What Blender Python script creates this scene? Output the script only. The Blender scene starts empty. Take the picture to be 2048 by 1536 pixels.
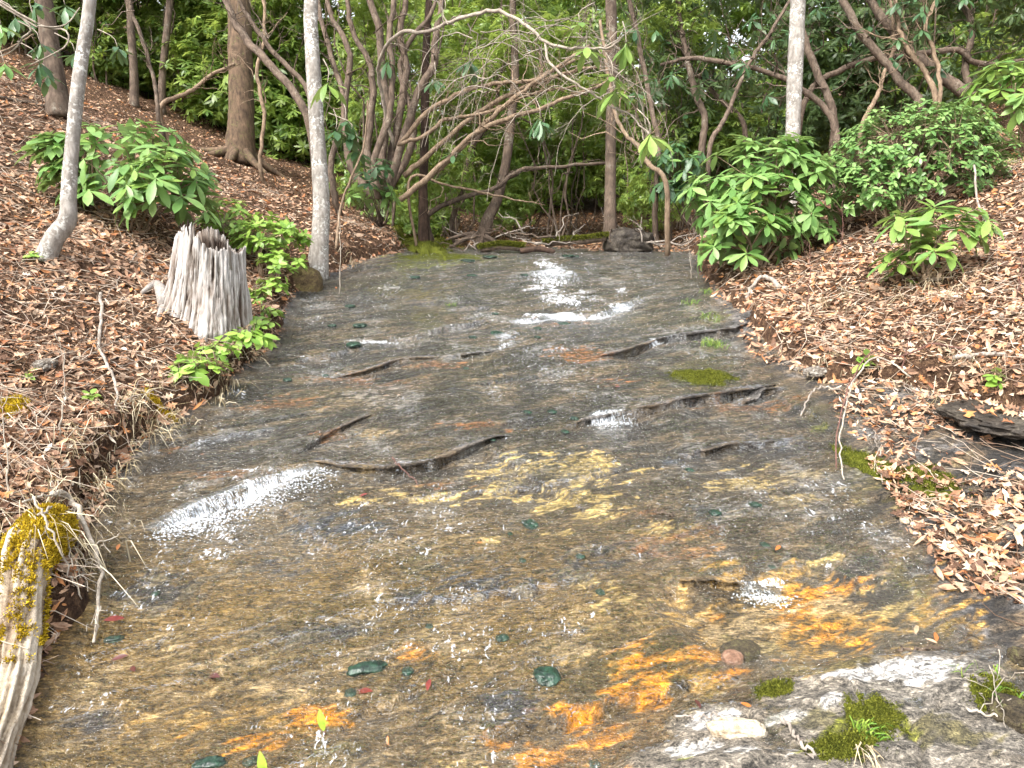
import bpy, math
import numpy as np
from mathutils import Matrix, Vector

# ------------------------------------------------------------------ camera, sky, sun, exposure
sc = bpy.context.scene
COL = sc.collection
PITCH = math.radians(12.0)
FPX = 1518.0                                   # focal length in pixels of the 2048 px wide picture
cam_d = bpy.data.cameras.new('camera')
cam_d.sensor_width = 36.0
cam_d.lens = 36.0 * FPX / 2048.0
cam_d.clip_start = 0.05
cam_d.clip_end = 400.0
cam = bpy.data.objects.new('camera', cam_d)
COL.objects.link(cam)
cam.location = (0, 0, 0)
cam.rotation_euler = (math.pi / 2 - PITCH, 0, 0)
sc.camera = cam

SUN_EL, SUN_AZ = math.radians(52), math.radians(-140)     # high, behind the camera's left shoulder (azimuth from +Y to +X)
world = bpy.data.worlds.new('World')
sc.world = world
world.use_nodes = True
wn = world.node_tree
wn.nodes.clear()
w_out = wn.nodes.new('ShaderNodeOutputWorld')
w_bg = wn.nodes.new('ShaderNodeBackground')
w_bg.inputs['Strength'].default_value = 0.15
w_hs = wn.nodes.new('ShaderNodeHueSaturation')
w_hs.inputs['Saturation'].default_value = 0.22            # thin overcast: almost white
w_sky = wn.nodes.new('ShaderNodeTexSky')
w_sky.sky_type = 'NISHITA'
w_sky.sun_disc = False
w_sky.sun_elevation = SUN_EL
w_sky.sun_rotation = SUN_AZ
w_sky.air_density = 1.0
w_sky.dust_density = 4.0
wn.links.new(w_sky.outputs[0], w_hs.inputs['Color'])
wn.links.new(w_hs.outputs[0], w_bg.inputs['Color'])
wn.links.new(w_bg.outputs[0], w_out.inputs['Surface'])

sun_d = bpy.data.lights.new('sun', 'SUN')
sun_d.energy = 1.5
sun_d.angle = math.radians(20)
sun_d.color = (1.0, 0.955, 0.88)
sun = bpy.data.objects.new('sun', sun_d)
COL.objects.link(sun)
sdir = Vector((math.sin(SUN_AZ) * math.cos(SUN_EL), math.cos(SUN_AZ) * math.cos(SUN_EL), math.sin(SUN_EL)))
sun.rotation_euler = sdir.to_track_quat('Z', 'Y').to_euler()

vs = sc.view_settings
vs.view_transform = 'Standard'
vs.look = 'None'
vs.exposure = 1.65
vs.gamma = 1.0
vs.use_curve_mapping = False
cy = sc.cycles
cy.use_adaptive_sampling = True
cy.adaptive_threshold = 0.03
cy.max_bounces = 7
cy.diffuse_bounces = 3
cy.glossy_bounces = 3
cy.transmission_bounces = 4
cy.transparent_max_bounces = 10

# ------------------------------------------------------------------ numbers: noise, pixels to points
rng = np.random.default_rng(11)
_P = np.random.default_rng(3).permutation(256)
_P = np.concatenate([_P, _P, _P])
_G = np.random.default_rng(4).normal(size=(256, 3))
_G /= np.linalg.norm(_G, axis=1)[:, None]

def perlin(x, y, z=0.0):
    x, y, z = np.broadcast_arrays(np.asarray(x, float), np.asarray(y, float), np.asarray(z, float))
    xi, yi, zi = np.floor(x).astype(int), np.floor(y).astype(int), np.floor(z).astype(int)
    xf, yf, zf = x - xi, y - yi, z - zi
    fu = lambda t: t * t * t * (t * (t * 6 - 15) + 10)
    u, v, w = fu(xf), fu(yf), fu(zf)
    xi &= 255; yi &= 255; zi &= 255
    r = 0
    for dx in (0, 1):
        for dy in (0, 1):
            for dz in (0, 1):
                h = _P[_P[_P[xi + dx] + yi + dy] + zi + dz]
                g = _G[h]
                d = g[..., 0] * (xf - dx) + g[..., 1] * (yf - dy) + g[..., 2] * (zf - dz)
                r = r + d * (u if dx else 1 - u) * (v if dy else 1 - v) * (w if dz else 1 - w)
    return r * 1.6

def fbm(x, y, z=0.0, o=4, g=0.5, l=2.03):
    a, s, t = 1.0, 0.0, 0.0
    for i in range(o):
        s = s + a * perlin(np.asarray(x) * l ** i + 17.3 * i, np.asarray(y) * l ** i + 5.1 * i, np.asarray(z) * l ** i)
        t += a; a *= g
    return s / t

def ss(a, b, x):
    t = np.clip((np.asarray(x, float) - a) / (b - a), 0, 1)
    return t * t * (3 - 2 * t)

CP, SP = math.cos(PITCH), math.sin(PITCH)
def W(u, v, D):
    """the point that lies D metres deep at a picture position"""
    a, b = (u - 1024) / FPX * D, (768 - v) / FPX * D
    return np.array([a, D * CP + b * SP, -D * SP + b * CP])

SLOPE, Z0 = 0.1468, -1.490
def P(u, v):
    """plan position on the tilted rock face"""
    D = 2387.0 / (v - 205.0)
    q = W(u, v, D)
    return q[0], q[1]
def plan_px(x, y):
    z = Z0 + SLOPE * y
    d = y * CP - z * SP
    return 1024 + FPX * x / d, 768 - FPX * (y * SP + z * CP) / d

def zb(y):
    y = np.asarray(y, float)
    yc = 7.9
    lo = Z0 + SLOPE * np.minimum(y, yc)
    return lo + 0.015 * np.maximum(y - yc, 0) + 0.13 * np.maximum(y - 13, 0)

def poly(pts):
    q = np.array([P(u, v) for u, v in pts])
    return q[np.argsort(q[:, 1])]
_L = poly([(-60, 1700), (20, 1536), (80, 1340), (170, 1210), (165, 1080), (240, 950), (285, 885), (395, 822), (465, 772), (556, 685), (566, 640),
           (590, 592), (660, 556), (760, 520), (805, 507)])
_R = poly([(2700, 1700), (2500, 1250), (2290, 1000), (2048, 890), (1850, 805), (1660, 770), (1560, 715), (1500, 650), (1440, 600), (1400, 555), (1388, 512)])
_RW = poly([(2300, 1536), (2048, 1345), (1960, 1270), (1880, 1190), (1840, 1110), (1750, 1030), (1690, 950), (1690, 860), (1630, 805), (1570, 755), (1500, 715),
            (1470, 650), (1420, 600), (1395, 550), (1386, 512)])
def xl(y): return np.interp(y, np.r_[_L[:, 1], 9.0, 12, 25], np.r_[_L[:, 0], -1.25, -1.6, -2.2])
def xr(y): return np.interp(y, np.r_[_R[:, 1], 9.0, 12, 25], np.r_[_R[:, 0], 1.95, 2.3, 3.0])
def xw(y): return np.interp(y, np.r_[_RW[:, 1], 9.0, 12, 25], np.r_[_RW[:, 0], 1.9, 2.2, 3.0])

def zg(x, y, fine=True):
    """height of the soil: two banks, dropped out of sight below the rock of the stream"""
    x, y = np.broadcast_arrays(np.asarray(x, float), np.asarray(y, float))
    wob = 0.07 * perlin(x * 2.1, y * 2.1, 3.3) + 0.04 * perlin(x * 6, y * 6, 1.3) if fine else 0
    dl = xl(y) - x + wob
    dr = x - xr(y) + wob
    b = zb(y)
    z = b - 0.16 + 0 * x
    far = ss(8.2, 11, y)
    lipL = 0.13 + 0.05 * perlin(x * 0.9, y * 0.9, 8.1)
    lipR = 0.12 + 0.05 * perlin(x * 0.9, y * 0.9, 9.1) + 0.10 * np.exp(-((y - 3.2) / 0.8) ** 2)
    z = z + ss(-0.03, 0.09, dl) * (0.16 + lipL) + 0.37 * np.maximum(dl - 0.03, 0) ** 1.03
    z = z + ss(-0.03, 0.09, dr) * (0.16 + lipR) + 0.29 * np.maximum(dr - 0.03, 0) ** 1.03
    # the bed behind the crest is soil and debris
    z = np.maximum(z, b - 0.16 + far * 0.17)
    if fine:
        m = np.clip(np.maximum(dl, dr) * 4, 0, 1)
        z = z + m * (0.09 * perlin(x * 0.8, y * 0.8, 4.4) + 0.045 * perlin(x * 2.3, y * 2.3, 6.4) + 0.02 * perlin(x * 6, y * 6, 2.2))
    return z

def hit(u, v, dmin=1.0, dmax=40.0):
    D = np.geomspace(dmin, dmax, 900)
    q = np.array([W(u, v, d) for d in D])
    t = np.maximum(zg(q[:, 0], q[:, 1]), np.where((q[:, 0] > xl(q[:, 1])) & (q[:, 0] < xr(q[:, 1])), zb(q[:, 1]), -9))
    k = np.argmax(q[:, 2] < t)
    if q[k, 2] >= t[k]: k = len(D) - 1
    return q[k], D[k]

# ------------------------------------------------------------------ meshes
class MB:
    """collects points and faces of ONE mesh"""
    def __init__(s): s.v, s.f3, s.f4, s.n, s.r = [], [], [], 0, []
    def add(s, v, f, rnd=None):
        v = np.asarray(v, float).reshape(-1, 3); f = np.asarray(f, int)
        (s.f3 if f.shape[1] == 3 else s.f4).append(f + s.n)
        s.v.append(v); s.r.append(np.full(len(v), 0.5) if rnd is None else np.broadcast_to(rnd, len(v))); s.n += len(v)
    def more(s, f, off):
        f = np.asarray(f, int); (s.f3 if f.shape[1] == 3 else s.f4).append(f + off)
    def tube(s, pts, rad, sides=6, rough=0.0, cap=True, rnd=None, seed=0.0, fibre=0.0):
        pts = np.asarray(pts, float); k = len(pts)
        rad = np.broadcast_to(np.asarray(rad, float), k)
        t = np.gradient(pts, axis=0); t /= np.linalg.norm(t, axis=1)[:, None] + 1e-9
        ref = np.array([0, 0, 1.0]) if abs(t[0][2]) < 0.8 else np.array([1.0, 0, 0])
        a = np.cross(t[0], ref); a /= np.linalg.norm(a)
        A = []
        for i in range(k):
            a = a - t[i] * np.dot(a, t[i]); a /= np.linalg.norm(a) + 1e-9; A.append(a)
        A = np.array(A); B = np.cross(t, A)
        th = np.linspace(0, 2 * np.pi, sides, endpoint=False)
        R = rad[:, None] * np.ones(sides)
        if rough:
            arc = np.r_[0, np.cumsum(np.linalg.norm(np.diff(pts, axis=0), axis=1))]
            R = R * (1 + rough * fbm(np.cos(th)[None] * 1.5 + seed, np.sin(th)[None] * 1.5 + 0 * arc[:, None], arc[:, None] * 4, 3))
        if fibre:                                   # ridges that run along the wood
            arc = np.r_[0, np.cumsum(np.linalg.norm(np.diff(pts, axis=0), axis=1))]
            g = fbm(np.cos(th)[None] * 5 + seed, np.sin(th)[None] * 5 + .6 * perlin(arc[:, None] * 3, th[None] * 0, .5), arc[:, None] * 2.2, 5, .7)
            R = R * (1 + fibre * g); rnd = np.clip(.5 + 1.2 * g, 0, 1).ravel()
        v = pts[:, None] + R[..., None] * (np.cos(th)[None, :, None] * A[:, None] + np.sin(th)[None, :, None] * B[:, None])
        i = np.arange(k - 1)[:, None] * sides; j = np.arange(sides)[None]; j2 = (j + 1) % sides
        f = np.stack([i + j, i + j2, i + sides + j2, i + sides + j], -1).reshape(-1, 4)
        off = s.n
        s.add(v.reshape(-1, 3), f, rnd)
        if cap:
            c = s.n
            s.add([pts[0], pts[-1]], np.zeros((0, 4), int), .3 if fibre else rnd)
            s.more(np.stack([np.full(sides, c), off + (np.arange(sides) + 1) % sides, off + np.arange(sides)], -1), 0)
            e = off + (k - 1) * sides
            s.more(np.stack([np.full(sides, c + 1), e + np.arange(sides), e + (np.arange(sides) + 1) % sides], -1), 0)
        return s
    def arrays(s):
        return (np.concatenate(s.v), s.f3, s.f4, np.concatenate(s.r))

def make_mesh(name, V, f3=(), f4=(), smooth=True, attrs=None, mat=None):
    me = bpy.data.meshes.new(name)
    f3 = np.concatenate(f3).reshape(-1, 3) if len(f3) else np.zeros((0, 3), int)
    f4 = np.concatenate(f4).reshape(-1, 4) if len(f4) else np.zeros((0, 4), int)
    me.vertices.add(len(V)); me.vertices.foreach_set('co', np.ascontiguousarray(V, np.float32).ravel())
    nl = f3.size + f4.size
    me.loops.add(nl); me.loops.foreach_set('vertex_index', np.concatenate([f3.ravel(), f4.ravel()]).astype(np.int32))
    np_ = len(f3) + len(f4)
    me.polygons.add(np_)
    me.polygons.foreach_set('loop_start', np.concatenate([np.arange(len(f3)) * 3, f3.size + np.arange(len(f4)) * 4]).astype(np.int32))
    me.polygons.foreach_set('use_smooth', np.full(np_, smooth))
    for k, a in (attrs or {}).items():
        a = np.asarray(a, np.float32)
        if a.ndim == 2:
            at = me.attributes.new(k, 'FLOAT_COLOR', 'POINT')
            at.data.foreach_set('color', np.c_[a, np.ones(len(a))].astype(np.float32).ravel())
        else:
            at = me.attributes.new(k, 'FLOAT', 'POINT'); at.data.foreach_set('value', a)
    if mat: me.materials.append(mat)
    me.update(calc_edges=True)
    return me

def tag(o, label=None, cat=None, group=None, kind=None):
    for k, a in (('label', label), ('category', cat), ('group', group), ('kind', kind)):
        if a: o[k] = a
    return o
def link(name, data, parent=None, loc=None):
    o = bpy.data.objects.new(name, data); COL.objects.link(o)
    if parent is not None: o.parent = parent
    if loc is not None: o.location = loc
    return o
def thing(name, label, cat, loc, group=None):
    o = link(name, None, None, loc); o.empty_display_size = 0.1
    return tag(o, label, cat, group)
def part(name, mb, mat, parent, smooth=True, kind=None, label=None):
    """mesh built in scene coordinates, hung under its thing"""
    V, f3, f4, r = mb.arrays()
    base = np.array(parent.location) + (np.array(parent.parent.location) if parent.parent else 0)
    me = make_mesh(name, V - base, f3, f4, smooth, {'rnd': r}, mat)
    return tag(link(name, me, parent), label=label, kind=kind)
def single(name, mb, mat, label, cat, base, group=None, smooth=True, kind=None, attrs=None):
    V, f3, f4, r = mb.arrays()
    a = {'rnd': r}; a.update(attrs or {})
    o = link(name, make_mesh(name, V - np.asarray(base), f3, f4, smooth, a, mat), None, tuple(base))
    return tag(o, label, cat, group, kind)

def spline(pts, n):
    """Catmull-Rom through the rows of pts"""
    p = np.asarray(pts, float)
    p = np.vstack([2 * p[0] - p[1], p, 2 * p[-1] - p[-2]])
    out = []
    m = len(p) - 3
    for t in np.linspace(0, m - 1e-6, n):
        i = int(t); f = t - i
        a, b, c, d = p[i], p[i + 1], p[i + 2], p[i + 3]
        out.append(0.5 * (2 * b + (c - a) * f + (2 * a - 5 * b + 4 * c - d) * f * f + (3 * b - a - 3 * c + d) * f ** 3))
    return np.array(out)

def norm(a): return a / (np.linalg.norm(a, axis=-1, keepdims=True) + 1e-9)

# leaf outlines: t along, half width, folded along the midrib
LEAF8 = (np.array([0, .36, .36, .36, .7, .7, .7, 1.0]), np.array([0, -.42, 0, .42, -.44, 0, .44, 0]), np.array([0, .10, 0, .10, .10, 0, .10, 0]),
         [[0, 2, 1], [0, 3, 2], [4, 5, 7], [5, 6, 7], [1, 2, 5], [1, 5, 4], [2, 3, 6], [2, 6, 5]])
LEAF6 = (np.array([0, .36, .36, .72, .72, 1.0]), np.array([0, -.45, .45, -.42, .42, 0]), np.zeros(6), [[0, 2, 1], [1, 2, 4], [1, 4, 3], [3, 4, 5]])
def leaf_array(tpl, pos, d, up, L, Wd, droop, rnd):
    """many leaves at once -> points, triangles, per-point random number"""
    t, s, h, f = tpl
    d = norm(d); side = norm(np.cross(d, up)); n = np.cross(side, d)
    L = np.broadcast_to(L, len(pos)); Wd = np.broadcast_to(Wd, len(pos)); droop = np.broadcast_to(droop, len(pos))
    V = pos[:, None] + (L[:, None] * t)[..., None] * d[:, None] + (Wd[:, None] * s)[..., None] * side[:, None] \
        + ((Wd[:, None] * h) - (droop * L)[:, None] * t ** 2)[..., None] * n[:, None]
    k = len(t)
    F = (np.arange(len(pos))[:, None, None] * k + np.array(f)[None]).reshape(-1, 3)
    return V.reshape(-1, 3), F, np.repeat(rnd, k)

def rand_dirs(n, r=rng): return norm(r.normal(size=(n, 3)))

# ------------------------------------------------------------------ materials
class NT:
    def __init__(s, name):
        s.m = bpy.data.materials.new(name); s.m.use_nodes = True; s.t = s.m.node_tree; s.t.nodes.clear()
        s.out = s.t.nodes.new('ShaderNodeOutputMaterial')
    def n(s, typ, ins=None, **props):
        nd = s.t.nodes.new('ShaderNode' + typ)
        for k, a in props.items(): setattr(nd, k, a)
        for k, a in (ins or {}).items(): s.set(nd, k, a)
        return nd
    def set(s, nd, k, a):
        i = nd.inputs[k]
        if isinstance(a, bpy.types.NodeSocket): s.t.links.new(a, i)
        elif isinstance(a, bpy.types.Node): s.t.links.new(a.outputs[0], i)
        elif isinstance(a, tuple) and len(a) == 3 and i.type == 'RGBA': i.default_value = (*a, 1)
        else: i.default_value = a
    def noise(s, vec, scale, detail=4, rough=0.55, dist=0.0):
        return s.n('TexNoise', {'Vector': vec, 'Scale': scale, 'Detail': detail, 'Roughness': rough, 'Distortion': dist}).outputs['Fac']
    def coords(s, scale=(1, 1, 1), rot=(0, 0, 0), kind='Object'):
        c = s.n('TexCoord').outputs[kind]
        return s.n('Mapping', {'Vector': c, 'Scale': scale, 'Rotation': rot}).outputs[0]
    def ramp(s, fac, stops):
        r = s.n('ValToRGB', {'Fac': fac}); e = r.color_ramp.elements
        while len(e) < len(stops): e.new(0.5)
        for i, (p, c) in enumerate(stops):
            e[i].position = p; e[i].color = (*c, 1) if isinstance(c, tuple) else (c, c, c, 1)
        return r.outputs['Color']
    def mix(s, fac, a, b, blend='MIX'):
        nd = s.n('Mix', data_type='RGBA', blend_type=blend)
        for k, val in ((0, fac), (6, a), (7, b)):
            i = nd.inputs[k]
            if isinstance(val, bpy.types.NodeSocket): s.t.links.new(val, i)
            elif isinstance(val, tuple): i.default_value = (*val, 1)
            else: i.default_value = val
        return nd.outputs[2]
    def math(s, op, a, b=0.0):
        nd = s.n('Math', operation=op)
        for k, val in ((0, a), (1, b)):
            if isinstance(val, bpy.types.NodeSocket): s.t.links.new(val, nd.inputs[k])
            else: nd.inputs[k].default_value = val
        return nd.outputs[0]
    def attr(s, name, out='Fac'): return s.n('Attribute', attribute_name=name).outputs[out]
    def bump(s, h, strength=0.5, dist=0.02, normal=None):
        b = s.n('Bump', {'Height': h, 'Strength': strength, 'Distance': dist})
        if normal is not None: s.t.links.new(normal, b.inputs['Normal'])
        return b.outputs[0]
    def pbr(s, color, rough=0.7, normal=None, spec=0.5):
        p = s.n('BsdfPrincipled', {'Base Color': color, 'Roughness': rough, 'Specular IOR Level': spec})
        if normal is not None: s.t.links.new(normal, p.inputs['Normal'])
        return p.outputs[0]
    def done(s, shader):
        s.t.links.new(shader, s.out.inputs['Surface']); return s.m

def bark(name, c1, c2, lichen=None, scale=1.0, amount=0.5, ridge=1.0):
    m = NT(name)
    v = m.coords((1, 1, 0.28)); v1 = m.coords()
    n1 = m.noise(v, 26 * scale, 6, 0.65)
    n2 = m.noise(v1, 9 * scale, 4, 0.6)
    c = m.mix(m.ramp(n1, [(0.36, 0.0), (0.64, 1.0)]), c1, c2)
    c = m.mix(m.ramp(n2, [(0.4, 0.0), (0.7, 0.6)]), c, tuple(0.5 * x for x in c1))
    if lichen:
        l = m.noise(v1, 34 * scale, 5, 0.6)
        l2 = m.noise(v1, 6, 2)
        c = m.mix(m.math('MULTIPLY', m.ramp(l, [(0.5, 0.0), (0.58, 1.0)]), m.ramp(l2, [(0.55 - 0.2 * amount, 0.0), (0.75 - 0.2 * amount, 1.0)])), c, lichen)
    return m.done(m.pbr(c, 0.9, m.bump(n1, 0.7 * ridge, 0.012), 0.25))

def leafmat(name, dark, light, back, single=False, rough=0.38, trans=0.22):
    m = NT(name)
    r = m.n('ObjectInfo').outputs['Random'] if single else m.attr('rnd')
    c = m.ramp(r, [(0.0, dark), (0.55, tuple((a + b) / 2 for a, b in zip(dark, light))), (1.0, light)])
    nz = m.noise(m.coords(kind='Object'), 14, 3)
    c = m.mix(m.ramp(nz, [(0.35, 0.0), (0.75, 0.45)]), c, tuple(0.55 * x for x in dark))
    back_ = m.n('NewGeometry').outputs['Backfacing']
    c = m.mix(back_, c, m.mix(0.55, c, back))
    p = m.pbr(c, rough, None, 0.5)
    t = m.n('BsdfTranslucent', {'Color': m.mix(0.5, c, (light[0] * 1.6, light[1] * 1.5, light[2]))})
    x = m.n('MixShader', {0: trans}); m.t.links.new(p, x.inputs[1]); m.t.links.new(t.outputs[0], x.inputs[2])
    return m.done(x.outputs[0])

# ------------------------------------------------------------------ the rock face of the stream
STRIKE = math.radians(24)
cs_, sn_ = math.cos(STRIKE), math.sin(STRIKE)
LEDGES = [([(285, 1066), (400, 1008), (520, 960), (642, 930)], .08), ([(600, 918), (680, 926), (760, 932), (860, 915), (965, 876), (1040, 862)], .06),
          ([(570, 925), (610, 890), (650, 862), (700, 842), (760, 820)], .04), ([(1100, 852), (1170, 838), (1250, 824), (1350, 800), (1475, 776), (1560, 762)], .065),
          ([(1190, 712), (1250, 694), (1330, 668), (1420, 655), (1520, 645)], .085), ([(1010, 642), (1110, 630), (1200, 624), (1285, 596)], .05),
          ([(750, 692), (850, 668), (950, 642), (1005, 634)], .05), ([(570, 728), (660, 706), (760, 690)], .05),
          ([(640, 752), (720, 738), (820, 712), (945, 704), (1010, 690)], .035), ([(1360, 1166), (1470, 1160), (1560, 1166)], .04),
          ([(640, 1490), (700, 1415), (780, 1382), (860, 1322)], .06), ([(1320, 905), (1450, 880), (1640, 862)], .035),
          ([(860, 620), (960, 616), (1010, 622)], .03), ([(880, 775), (1000, 758), (1150, 735)], .02), ([(940, 850), (1060, 836), (1150, 838)], .02),
          ([(300, 905), (460, 862), (610, 850)], .025), ([(700, 1010), (900, 970), (1120, 960), (1300, 905)], .02),
          ([(1430, 800), (1540, 770), (1620, 775)], .03), ([(1700, 1010), (1800, 980), (1900, 1000), (2040, 1010)], .05),
          ([(560, 1250), (800, 1200), (1050, 1180), (1250, 1130)], .02), ([(120, 1330), (260, 1290), (420, 1250)], .025),
          ([(880, 1480), (1060, 1430), (1250, 1395), (1500, 1330)], .035)]
def ledge_height(x, y):
    wx = x + 0.035 * perlin(x * 5, y * 5, 1.7) + 0.012 * perlin(x * 19, y * 19, 4.7)
    wy = y + 0.035 * perlin(x * 5, y * 5, 7.7) + 0.015 * perlin(x * 17, y * 17, 2.7)
    h = np.zeros_like(x); ucx = np.zeros_like(x); ucy = np.zeros_like(x); crk = np.zeros_like(x)
    for li, (pts, drop) in enumerate(LEDGES):
        q = np.array([P(*p) for p in pts])
        seg = np.diff(q, axis=0); ln = np.linalg.norm(seg, axis=1); cum = np.r_[0, np.cumsum(ln)]
        best = np.full(x.shape, 9.0); sd = np.zeros_like(x); al = np.zeros_like(x)
        box = (x > q[:, 0].min() - 1.2) & (x < q[:, 0].max() + 1.2) & (y > q[:, 1].min() - 1.3) & (y < q[:, 1].max() + 1.0)
        bx, by = wx[box], wy[box]
        bb, bs, ba = best[box], sd[box], al[box]
        for i in range(len(seg)):
            t = np.clip(((bx - q[i, 0]) * seg[i, 0] + (by - q[i, 1]) * seg[i, 1]) / ln[i] ** 2, 0, 1)
            dx, dy = bx - q[i, 0] - t * seg[i, 0], by - q[i, 1] - t * seg[i, 1]
            d = np.hypot(dx, dy); m = d < bb
            side = np.sign(seg[i, 0] * dy - seg[i, 1] * dx) * np.sign(seg[i, 0])
            bb = np.where(m, d, bb); bs = np.where(m, side * d, bs); ba = np.where(m, cum[i] + t * ln[i], ba)
        T = cum[-1]; e = ss(0, 0.3, ba) * ss(0, 0.3, T - ba) * (0.75 + 0.5 * perlin(ba * 4, 3.3, drop * 90))
        up = ss(-0.005, 0.005, bs)
        hh = -e * .8 * drop * np.clip(1 - bb / .95, 0, 1) * (1 - up)
        hh -= e * min(drop, .09) * 0.5 * np.exp(-((bs + 0.016) / 0.014) ** 2)
        h[box] += hh
        if li in (1, 2, 3, 4, 6, 8, 10, 11, 17, 18):        # hollowed out under the lip
            w = e * min(.05, drop * .6) * np.exp(-((bs + 0.014) / 0.012) ** 2) * (bb < .05)
            nx_, ny_ = -(q[-1] - q[0])[1], (q[-1] - q[0])[0]; nl_ = math.hypot(nx_, ny_) * np.sign(ny_)
            crk[box] = np.maximum(crk[box], e * np.exp(-((bs + .010) / .014) ** 2)); ucx[box] += w * nx_ / nl_; ucy[box] += w * ny_ / nl_
    UNDERCUT[:] = [ucx, ucy, crk]
    return h
UNDERCUT = []
DRY = [(1830, 1362, 215, 62, .020), (1440, 1440, 120, 42, .014), (1400, 1515, 190, 55, .018), (1720, 1470, 210, 70, .018), (1960, 1450, 150, 90, .02), (1720, 1570, 520, 75, .016), (1620, 1400, 120, 40, .014)]
POOL = (1600, 1228, 390, 150)
POOL_Z = Z0 + SLOPE * P(1600, 1322)[1] + 0.002
POOL_Y = P(1600, 1322)[1]
def pool_z(y): return POOL_Z + .105 * (np.asarray(y) - POOL_Y)
def blob(u, v, b, nz=0.0):
    return 1 - np.hypot((u - b[0]) / b[2], (v - b[1]) / b[3]) + nz
def rock_macro(x, y):
    """rock height without its grain; also the pool and dry-rock masks"""
    a, b = x * cs_ + y * sn_, -x * sn_ + y * cs_
    u, v = plan_px(x, np.maximum(y, .5))
    wz = 0.16 * perlin(x * 4, y * 4, 5.5) + 0.08 * perlin(x * 11, y * 11, 3.5)
    h = zb(y) + 0.020 * perlin(a * 0.9, b * 2.2, 0.4) + 0.007 * perlin(a * 2.4, b * 7, 1.4) + ledge_height(x, y)
    # the saw-tooth lie of the beds
    sw = b * 3.1 + 0.5 * perlin(a * .8, b * .8, 9.2)
    tooth = sw - np.floor(sw)
    h += 0.013 * (tooth - 0.5) * (0.5 + 0.5 * perlin(a * 1.1, np.floor(sw) * 3.3, 2.0)) * ss(1, .9, tooth) 
    dry = np.zeros_like(x)
    for d in DRY:
        m = ss(0.0, 0.35, blob(u, v, d, wz)); h += d[4] * m; dry = np.maximum(dry, m)
    m = ss(0.02, 0.75, blob(u, v, POOL, 1.3 * wz))
    m = m * (1 - dry)
    pm = ss(0, .9, m)
    h = np.where(m > 0, np.minimum(h, h * (1 - pm) + (pool_z(y) - 0.010 - 0.02 * m) * pm), h)
    h = h + dry * (.010 * fbm(x * 14, y * 14, 7.7, 4, .65) - .012 * ss(.0, .06, .06 - np.abs(perlin(x * 5, y * 7, 2.7))))
    # shelf to the right, rising to the bank
    h += 0.05 * ss(-0.1, 0.5, x - xw(y)) + 0.025 * ss(0.15, -0.05, x - xl(y))
    # crest rounds off to the flat bed behind
    return h, m, dry, u, v
def rock_grain(x, y):
    a, b = x * cs_ + y * sn_, -x * sn_ + y * cs_
    g = 0.007 * fbm(a * 5, b * 16, 0.2, 4, 0.6) + 0.004 * np.abs(perlin(a * 9, b * 34, 2.1))
    return g - 0.012 * ss(0.42, 0.7, perlin(a * 2.0, b * 15, 5.0)) - .012 * ss(.05, .0, np.abs(perlin(a * 1.3, b * 5.0 + .6 * perlin(a * 3, b * 3, 1.), 3.0))) * ss(.0, .4, perlin(a * 1.7, b * 1.7, 6.0))

NY, NX = 570, 560
yy = np.geomspace(1.15, 9.6, NY)
tt = np.linspace(0, 1, NX)
xa, xb = np.maximum(xl(yy) - 0.3, -0.85 * yy - .8), np.minimum(xr(yy) + 0.35, 0.85 * yy + 0.9)
RX = xa[:, None] + (xb - xa)[:, None] * tt[None]
RY = np.repeat(yy[:, None], NX, 1)
x_, y_ = RX.ravel(), RY.ravel()
macro, poolm, drym, u_, v_ = rock_macro(x_, y_)
ucx, ucy, crk = UNDERCUT
grain = rock_grain(x_, y_)
rz = macro + grain
sa, sb = x_ * cs_ + y_ * sn_, -x_ * sn_ + y_ * cs_

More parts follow.
